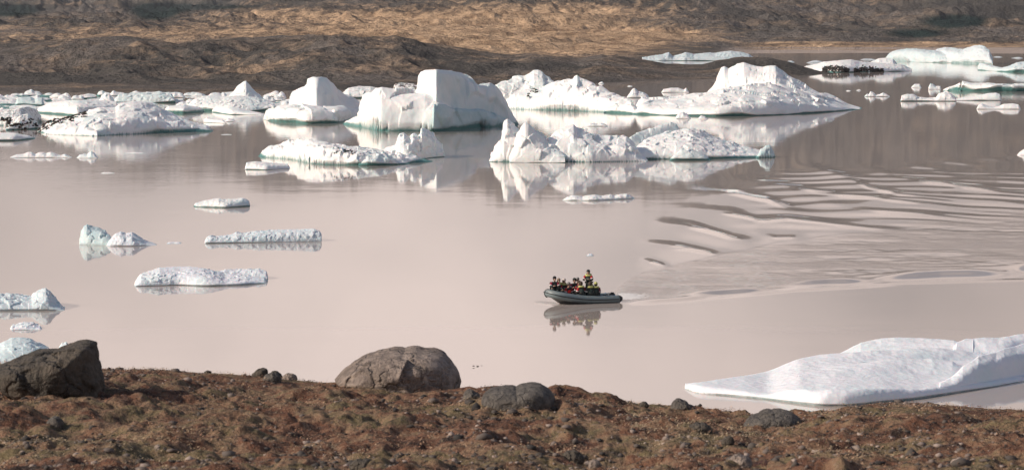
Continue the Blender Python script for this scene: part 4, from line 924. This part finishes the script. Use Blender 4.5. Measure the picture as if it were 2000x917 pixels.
# low heath plants: leaf sized faces in cushions
n = 150000
px_, gx_, gy_, gz_ = scatter_pts(n, 27, 50.6)
cush = fbm(gx_ * 1.6, gy_ * 1.1, s=95, o=3)
keep = cush > rng.uniform(-.35, .5, n)
px_, gx_, gy_, gz_, cush = px_[keep], gx_[keep], gy_[keep], gz_[keep], cush[keep]; n = len(px_)
hgt_ = np.clip(.02 + .07 * cush, .01, .1) * rng.rand(n)
a = rng.rand(n) * 2 * pi; el = rng.uniform(-.2, .7, n); ln_ = rng.uniform(.012, .034, n); wd = ln_ * rng.uniform(.3, .6, n)
dirv = np.stack([np.cos(a) * np.cos(el), np.sin(a) * np.cos(el), np.sin(el)], -1) * ln_[:, None]
sdv = np.stack([-np.sin(a), np.cos(a), np.zeros(n)], -1) * wd[:, None]
base = np.stack([gx_, gy_, gz_ + hgt_], -1)
VV = np.stack([base - sdv * .5, base + sdv * .5, base + dirv + sdv * .25, base + dirv - sdv * .25], 1)
patch = fbm(gx_ * .5, gy_ * .3, s=97, o=4, g=.65) * .75 + .45 + rng.normal(0, .09, n)
me = mesh_np('heath', VV.reshape(-1, 3), np.arange(n * 4).reshape(-1, 4), {'tone': np.repeat(np.clip(patch, 0, 1), 4)})
o = link('heath_undergrowth', me, colmat('heath_leaves', [(0.05, (0.06, 0.04, 0.033)), (.25, (0.19, 0.095, 0.062)), (.4, (0.36, 0.195, 0.125)), (.55, (0.52, 0.35, 0.225)), (.72, (0.33, 0.26, 0.16)), (.9, (0.44, 0.34, 0.23))]), smooth=False)
tag(o, 'low rust, straw and olive heath plants covering the bank', kind='stuff')
# dry grass blades
n = 12000
px_, gx_, gy_, gz_ = scatter_pts(n, 27, 50.6)
keep = fbm(gx_ * .8, gy_ * .5, s=99, o=3) > rng.uniform(-.1, .6, n)
px_, gx_, gy_, gz_ = px_[keep], gx_[keep], gy_[keep], gz_[keep]; n = len(px_)
hh = rng.uniform(.03, .10, n); a = rng.rand(n) * 2 * pi; lean = rng.uniform(.1, .8, n) * hh
b0 = np.stack([gx_, gy_, gz_ - .005], -1); tip = b0 + np.stack([np.cos(a) * lean, np.sin(a) * lean, hh], -1); sdv = np.stack([np.ones(n), rng.uniform(-.5, .5, n), np.zeros(n)], -1) * .003
VV = np.stack([b0 - sdv, b0 + sdv, tip], 1)
me = mesh_np('grass', VV.reshape(-1, 3), np.arange(n * 3).reshape(-1, 3), {'tone': np.repeat(rng.rand(n), 3)})
o = link('grass', me, colmat('dry_grass', [(0, (0.13, 0.09, 0.05)), (.6, (0.24, 0.17, 0.10)), (1, (0.16, 0.15, 0.07))]), smooth=False)
tag(o, 'sparse dry grass blades on the bank', kind='stuff')

# ------------------------------------------------------------------ BOAT AND PEOPLE
def skin_mesh(name, verts, edges, radii, sub=1, root=0):
    me = bpy.data.meshes.new(name); me.from_pydata([tuple(v) for v in verts], edges, []); me.update()
    o = bpy.data.objects.new(name, me); col.objects.link(o)
    md = o.modifiers.new('s', 'SKIN'); md.use_smooth_shade = True
    for i, sv in enumerate(me.skin_vertices[0].data):
        r = radii[i]; sv.radius = (r, r) if isinstance(r, (int, float)) else r; sv.use_root = (i == root)
    if sub: s2 = o.modifiers.new('b', 'SUBSURF'); s2.levels = sub; s2.render_levels = sub
    dg = bpy.context.evaluated_depsgraph_get(); ev = o.evaluated_get(dg)
    out_ = bpy.data.meshes.new_from_object(ev); bpy.data.objects.remove(o); bpy.data.meshes.remove(me)
    out_.name = name; return out_
def tubemesh(name, path, rad, n=12, caps=True):
    P_ = np.array(path, float); k = len(P_); R_ = np.array(rad if hasattr(rad, '__len__') else [rad] * k, float)
    Tn = np.gradient(P_, axis=0); Tn /= np.linalg.norm(Tn, axis=1, keepdims=True) + 1e-9
    V = []
    for i in range(k):
        u = np.cross(Tn[i], (0, 0, 1)) if abs(Tn[i][2]) < .95 else np.cross(Tn[i], (1, 0, 0)); u /= np.linalg.norm(u); v = np.cross(u, Tn[i])
        for j in range(n): V.append(P_[i] + R_[i] * (cos(2 * pi * j / n) * u + sin(2 * pi * j / n) * v))
    Fc = [(i * n + j, i * n + (j + 1) % n, (i + 1) * n + (j + 1) % n, (i + 1) * n + j) for i in range(k - 1) for j in range(n)]
    if caps: Fc += [tuple(range(n))[::-1], tuple(range((k - 1) * n, k * n))]
    me = bpy.data.meshes.new(name); me.from_pydata([tuple(x) for x in V], [], Fc); me.update(); return me
def boxmesh(name, cx, cy, cz, sx, sy, sz, bev=.02):
    bm = bmesh.new(); bmesh.ops.create_cube(bm, size=1)
    bmesh.ops.scale(bm, vec=(sx, sy, sz), verts=bm.verts); bmesh.ops.translate(bm, vec=(cx, cy, cz), verts=bm.verts)
    bmesh.ops.bevel(bm, geom=bm.edges[:], offset=bev, segments=2, affect='EDGES')
    me = bpy.data.meshes.new(name); bm.to_mesh(me); bm.free(); return me
def ellmesh(name, c, r, sub=2, zmin=None):
    v, f = ico(sub); v = v * np.array(r)
    if zmin is not None: v[:, 2] = np.maximum(v[:, 2], zmin)
    return mesh_np(name, v + np.array(c), f)

TUBE = plain('grey_tube_fabric', (0.17, 0.215, 0.225), .45); STRAKE = plain('black_rubber', (0.02, 0.022, 0.024), .6)
HULL = plain('hull_grp', (0.12, 0.13, 0.135), .4); DECK = plain('deck', (0.08, 0.085, 0.09), .7); BLUE = plain('blue_patch', (0.02, 0.13, 0.36), .5)
BX, BY, _ = wpt(1132, 590.5)
HEAD = radians(20)
boat = bpy.data.objects.new('inflatable_boat', None); col.objects.link(boat)
boat.location = (BX, BY, 0.0); boat.rotation_euler = (0, radians(-2.6), pi + HEAD); boat.scale = (.90, .93, .98)
tag(boat, 'grey inflatable boat carrying passengers across the milky lake', 'boat')
def ucurve(off=0.0, zoff=0.0, x_end=-2.75):
    pts = []
    for x in np.linspace(x_end, 1.35, 22): pts.append((x, .92 + off))
    for a_ in np.linspace(0, pi, 25)[1:-1]: pts.append((1.35 + sin(a_) ** .85 * (1.22 + off), cos(a_) * (.92 + off)))
    for x in np.linspace(1.35, x_end, 22): pts.append((x, -.92 - off))
    return [(x, y, .30 + zoff + .34 * max(0, (x + .6) / 3.2) ** 1.8 + .07 * max(0, (-x - 1) / 2)) for x, y in pts]
cl = ucurve(); k = len(cl)
rad = [.27] * k
cl = [(-3.02, .92, cl[0][2] + .03)] + cl + [(-3.02, -.92, cl[-1][2] + .03)]; rad = [.15] + rad + [.15]
link('buoyancy_tube', tubemesh('buoyancy_tube', cl, rad, 20), TUBE, boat)
link('rubbing_strake', tubemesh('rubbing_strake', ucurve(.262, .0, -2.7), .036, 8), STRAKE, boat)
link('lifeline', tubemesh('lifeline', [(x, y, z - .06 * abs(sin(i * .8))) for i, (x, y, z) in enumerate(ucurve(.20, .20, -2.3))], .018, 5), plain('pale_rope', (.35, .33, .3)), boat)
link('bow_strap', tubemesh('bow_strap', [(2.57 + .285 * cos(a_), 0, .62 + .285 * sin(a_)) for a_ in np.linspace(-1.4, 2.2, 16)], .03, 6), STRAKE, boat)
for sgn in (1, -1):
    link('stern_cap', tubemesh('stern_cap', [(-3.05, .92 * sgn, cl[0][2]), (-2.9, .92 * sgn, cl[0][2]), (-2.76, .92 * sgn, cl[0][2] - .02)], [.13, .22, .276], 16), STRAKE, boat)
    link('tube_patch', ellmesh('tube_patch', (-2.45, .92 * sgn, .40), (.15, .14, .25), 2), BLUE, boat)
    for x in (-1.6, -.4, .8, 1.7):
        zz = .30 + .34 * max(0, (x + .6) / 3.2) ** 1.8 + .275
        hp = [(x - .13, .92 * sgn, zz - .02), (x - .1, .92 * sgn, zz + .05), (x + .1, .92 * sgn, zz + .05), (x + .13, .92 * sgn, zz - .02)] if x < 1.3 else [(x - .13, .80 * sgn, zz - .02), (x - .1, .8 * sgn, zz + .05), (x + .1, .78 * sgn, zz + .05), (x + .13, .76 * sgn, zz - .02)]
        link('grab_handle', tubemesh('grab_handle', hp, .022, 6), STRAKE, boat)
# hull
hv = []; st = np.linspace(-2.6, 2.45, 16)
for x in st:
    wv = .86 * (1 - max(0, (x - .6) / 1.95) ** 2.2) + .03; kz = -.28 + .75 * max(0, (x - .6) / 1.9) ** 2
    cz = .12 + .36 * max(0, (x + .4) / 2.9) ** 2
    hv += [(x, wv, cz), (x, wv * .5, (cz + kz) / 2 - .04), (x, 0, kz), (x, -wv * .5, (cz + kz) / 2 - .04), (x, -wv, cz)]
hf = [(i * 5 + j, i * 5 + j + 1, (i + 1) * 5 + j + 1, (i + 1) * 5 + j) for i in range(15) for j in range(4)] + [(0, 1, 2, 3, 4), tuple(75 + j for j in range(5))[::-1]]
hf += [(i * 5 + 4, i * 5, (i + 1) * 5, (i + 1) * 5 + 4) for i in range(15)]
me = bpy.data.meshes.new('hull'); me.from_pydata(hv, [], hf); me.update(); link('hull', me, HULL, boat)
link('deck', boxmesh('deck', -.6, 0, .16, 3.9, 1.5, .05), DECK, boat)
link('transom', boxmesh('transom', -2.45, 0, .36, .07, 1.4, .5), HULL, boat)
link('helm_console', boxmesh('helm_console', -.22, 0, .62, .4, .6, .9, .05), HULL, boat)
link('steering_wheel', tubemesh('steering_wheel', [(-.5 - .06 * sin(a_), .17 * cos(a_), 1.12 + .16 * sin(a_)) for a_ in np.linspace(0, 2 * pi, 20)], .016, 6, False), STRAKE, boat)
om = link('outboard_motor', boxmesh('outboard_motor', -2.62, 0, .56, .42, .32, .38, .09), STRAKE, boat)
link('motor_leg', boxmesh('motor_leg', -2.66, 0, .12, .16, .12, .7, .03), STRAKE, om)

SKIN = plain('skin_tone', (0.42, 0.26, 0.19), .55)
def cloth(n_, c_): return plain(n_, c_, .85, 0, .25, 9)
RED = cloth('red_suit', (0.36, 0.018, 0.022)); MAG = cloth('crimson_suit', (0.26, 0.018, 0.045)); BLK = cloth('black_suit', (0.018, 0.024, 0.024)); VEST = cloth('dark_vest', (0.022, 0.045, 0.04))
YEL = cloth('lime_hood', (0.50, 0.50, 0.18)); WHT = cloth('white_band', (0.72, 0.68, 0.66)); GRY = cloth('grey_wool', (0.20, 0.19, 0.18)); BRN = cloth('brown_hair', (0.055, 0.035, 0.026)); CRM = cloth('pale_hat', (0.55, 0.48, 0.44)); SCAR = cloth('scarlet_vest', (0.75, 0.03, 0.02))
EYE = plain('eye_dark', (0.01, 0.01, 0.01), .3)
def person(label, x, y, seat, face, jacket, hat, hood=None, vest=None, band=True, standing=False, lean=.08, arm=0, turn=0.0):
    """x, y, seat in boat space; face = heading the person looks to (boat space)"""
    root = bpy.data.objects.new('person', None); col.objects.link(root)
    cb, sb_ = cos(pi + HEAD), sin(pi + HEAD)
    x *= .93; y *= .93; root.scale = (1.08, 1.1, 1.06)
    root.location = (BX + x * cb - y * sb_, BY + x * sb_ + y * cb, seat + x * sin(radians(2.2)))
    root.rotation_euler = (0, 0, pi + HEAD + face)
    tag(root, label, 'person', 'people riding in the inflatable boat')
    # local frame: +x is forward, z up from the seat (or the deck when standing)
    hip = .92 if standing else .10
    V = [(0, 0, hip), (.02 + lean * .3, 0, hip + .20), (.04 + lean, 0, hip + .42), (.05 + lean, 0, hip + .50), (.07 + lean, 0, hip + .58), (.085 + lean, 0, hip + .68), (.075 + lean, 0, hip + .755)]
    E = [(0, 1), (1, 2), (2, 3), (3, 4), (4, 5), (5, 6)]
    R = [(.15, .17), (.135, .16), (.13, .18), .058, .068, .095, .078]
    V.append((.185 + lean, 0, hip + .655)); E.append((5, 7)); R.append(.018)          # nose
    def limb(start, pts, rr):
        p_ = start; out_i = []
        for q, r in zip(pts, rr): V.append(q); E.append((p_, len(V) - 1)); R.append(r); p_ = len(V) - 1; out_i.append(p_)
        return out_i
    arms, legs = [], []
    for sg_ in (1, -1):
        sh = (.04 + lean, .19 * sg_, hip + .42)
        if arm == 0: el = (.06 + lean, .27 * sg_, hip + .16); wr = (.30 + lean * .6, .17 * sg_, hip + .12)
        elif arm == 1: el = (.16 + lean, .28 * sg_, hip + .20); wr = (.40 + lean, .14 * sg_, hip + .26)
        else: el = (.0 + lean, .30 * sg_, hip + .18); wr = (.16, .32 * sg_, hip - .02)
        ai = limb(2, [sh, el, wr], [.075, .056, .036]); arms.append((sh, el, wr))
        d_ = np.array(wr) - np.array(el); d_ /= np.linalg.norm(d_); hb = np.array(wr) + d_ * .06
        hi = limb(ai[-1], [tuple(hb)], [.034])[0]
        for q in range(4):
            o1 = hb + d_ * .04 + np.array([0, (q - 1.5) * .02, 0]); o2 = o1 + d_ * (.022 + .006 * (q in (1, 2))) + np.array([0, 0, -.02])
            limb(hi, [tuple(o1), tuple(o2)], [.009, .008])
        limb(hi, [tuple(hb + np.array([0, -.04 * sg_, .01])), tuple(hb + d_ * .03 + np.array([0, -.055 * sg_, 0]))], [.011, .009])
        if standing: lp = [(.01, .10 * sg_, hip - .05), (.05, .13 * sg_, hip * .52), (.0, .14 * sg_, .09), (.14, .16 * sg_, .05)]
        else: lp = [(.04, .10 * sg_, hip - .01), (.42, .15 * sg_, hip + .03), (.44, .15 * sg_, hip - .34), (.57, .16 * sg_, hip - .38)]
        legs.append(lp); limb(0, lp, [.095, .068, .05, .04])
    link('body', skin_mesh('body', V, E, R, 1), SKIN, root)
    # jacket
    JV = [(0, 0, hip - .02)] + [V[1], V[2], (.045 + lean, 0, hip + .50)]; JE = [(0, 1), (1, 2), (2, 3)]; JR = [(.18, .20), (.165, .19), (.155, .205), .085]
    for (sh, el, wr) in arms:
        n0_ = len(JV); JV += [sh, el, wr]; JE += [(2, n0_), (n0_, n0_ + 1), (n0_ + 1, n0_ + 2)]; JR += [.098, .08, .06]
    jk = link('jacket', skin_mesh('jacket', JV, JE, JR, 1), BLK, root)
    for (sh, el, wr) in arms:
        q_ = [np.array(sh) + (0, -.05 * np.sign(sh[1]), .03), np.array(sh), np.array(sh) * .45 + np.array(el) * .55, np.array(el)]
        link('sleeve', skin_mesh('sleeve', q_, [(0, 1), (1, 2), (2, 3)], [.09, .108, .10, .088], 1), jacket, jk)
    if band:
        for (sh, el, wr) in arms:
            p0 = np.array(sh) * .42 + np.array(el) * .58; p1 = np.array(sh) * .22 + np.array(el) * .78
            link('sleeve_band', tubemesh('sleeve_band', [p0, p1], .098, 10), WHT, jk)
    TV = [(0, 0, hip)]; TE = []; TR = [(.175, .19)]
    for lp in legs:
        n0_ = len(TV); TV += lp[:3]; TE += [(0, n0_), (n0_, n0_ + 1), (n0_ + 1, n0_ + 2)]; TR += [.115, .088, .07]
    link('trousers', skin_mesh('trousers', TV, TE, TR, 1), BLK, root)
    for lp in legs: link('boot', skin_mesh('boot', [np.array(lp[2]) + (0, 0, .02), lp[2], lp[3], np.array(lp[3]) + (.06, 0, -.005)], [(0, 1), (1, 2), (2, 3)], [.07, .066, .05, .035], 1, 1), STRAKE, root)
    if True:
        link('life_vest', skin_mesh('life_vest', [(.03, 0, hip + .08), (.04 + lean * .5, 0, hip + .22), (.05 + lean, 0, hip + .43)], [(0, 1), (1, 2)], [(.20, .215), (.205, .22), (.17, .185)], 1), vest or BLK, root)
    hc = (.075 + lean, 0, hip + .70)
    if hood:
        link('hood', tubemesh('hood', [(.05 + lean + .135 * cos(a_) - .03, .15 * sin(a_), hip + .50 + (.04 if cos(a_) < 0 else -.02)) for a_ in np.linspace(0, 2 * pi, 18)], .058, 10, False), hood, root)
    h_ = ellmesh('hat', (hc[0] - .02, 0, hc[2] + .055), (.128, .118, .115), 3, -.03)
    link('hat', h_, hat, root)
    hb = ellmesh('hair', (hc[0] - .045, 0, hc[2] - .02), (.10, .108, .11), 3); link('hair', hb, BRN, root)
    for sg_ in (1, -1): link('eye', ellmesh('eye', (.172 + lean, .034 * sg_, hip + .69), (.012, .014, .010), 1), EYE, root)
    return root
# +y in boat space is the side nearer the camera
near, far_ = pi / 2, -pi / 2
S_ = .50
person('person in dark crimson jacket and black beanie, alone at the bow', 1.98, -.05, .78, pi / 2 - .1, MAG, cloth('black_beanie', (0.012, 0.012, 0.014)), vest=BLK, arm=1)
person('person with tousled fair-brown hat behind the bow passenger', 1.42, -.72, .60, pi / 2, BLK, cloth('fawn_hat', (0.25, 0.19, 0.14)), hood=YEL, band=False)
person('person in red jacket with pale bobble hat and yellow collar', 1.02, -.75, .58, pi / 2 + .2, RED, CRM, hood=YEL)
person('person in bright scarlet life vest sitting low mid-boat', .90, -.15, .38, pi / 2 + .3, RED, GRY, vest=SCAR)
person('person in crimson jacket with black hat, left of the driver', .12, -.80, .62, pi / 2 - .2, MAG, BLK, vest=VEST, arm=1)
person('person with grey woollen hat squeezed behind the black-hatted one', -.16, -.98, .64, pi / 2, BLK, GRY, band=False)
person('person with brown hair and red sleeves facing the bow', -.12, -.25, .48, pi / 2 - .7, RED, BRN, vest=VEST)
person('person seen from behind with lime hood, red sleeve and white band', .12, .78, .48, -pi / 2 + .15, RED, BRN, hood=YEL, vest=VEST)
person('person seen from behind in dark vest with spread lime hood and dark hair', -.55, .84, .46, -pi / 2, BLK, BRN, hood=YEL, vest=VEST)
person('person seen from behind nearest the stern, lime hood over crimson sleeve', -.98, .80, .46, -pi / 2 - .2, MAG, YEL, hood=YEL, vest=VEST)
person('person with pale hat half hidden beyond the stern passengers', -1.05, -.72, .52, pi / 2, BLK, CRM, hood=YEL, band=False)
person('driver standing tallest in black hat, lime hood and red-banded sleeves', -.72, .0, .38, .95, RED, BLK, hood=YEL, vest=VEST, standing=True, arm=1)

# birds skimming the water near the shore
BIRD = plain('bird_feather', (0.03, 0.025, 0.02), .8)
for i, (px, lab) in enumerate([(925, 'small dark bird leading the three low over the water'), (933, 'middle bird of the three skimming the lake'), (941, 'last bird of the three, right of the others')]):
    Y = float(yw(716)) + i * .3
    r_ = bpy.data.objects.new('bird', None); col.objects.link(r_); r_.location = (float(wx(px, 714, Y)), Y, zat(714, Y)); r_.rotation_euler = (0, 0, pi); r_.scale = (.75, .75, .75)
    tag(r_, lab, 'bird', 'birds low over the water')
    link('body', skin_mesh('body', [(-.10, 0, 0), (-.03, 0, 0), (.05, 0, .005), (.085, 0, .012), (.11, 0, .01)], [(0, 1), (1, 2), (2, 3), (3, 4)], [.008, .028, .03, .02, .005], 1, 1), BIRD, r_)
    for sg_ in (1, -1):
        me = bpy.data.meshes.new('wing'); me.from_pydata([(.04, .015 * sg_, .01), (-.03, .015 * sg_, .01), (-.03, .09 * sg_, .03), (.03, .08 * sg_, .035), (-.05, .18 * sg_, .015)], [], [(0, 1, 2, 3), (3, 2, 4)]); me.update()
        w2 = link('wing', me, BIRD, r_); so = w2.modifiers.new('t', 'SOLIDIFY'); so.thickness = .006

# ------------------------------------------------------------------ HAZE
bm = bmesh.new(); bmesh.ops.create_cube(bm, size=1); me = bpy.data.meshes.new('haze'); bm.to_mesh(me); bm.free()
hz = bpy.data.objects.new('haze', me); col.objects.link(hz); hz.scale = (30000, 8500, 670); hz.location = (0, 3750, 292)
m = bpy.data.materials.new('haze_air'); m.use_nodes = True; t = m.node_tree; t.nodes.clear()
o_ = N(t, 'ShaderNodeOutputMaterial'); v = N(t, 'ShaderNodeVolumePrincipled'); v.inputs['Color'].default_value = (0.86, 0.88, 0.92, 1); v.inputs['Density'].default_value = 0.000028
v.inputs['Anisotropy'].default_value = 0.2
t.links.new(v.outputs[0], o_.inputs['Volume']); me.materials.append(m)
tag(hz, 'thin bright air over the lake and hills', kind='stuff')
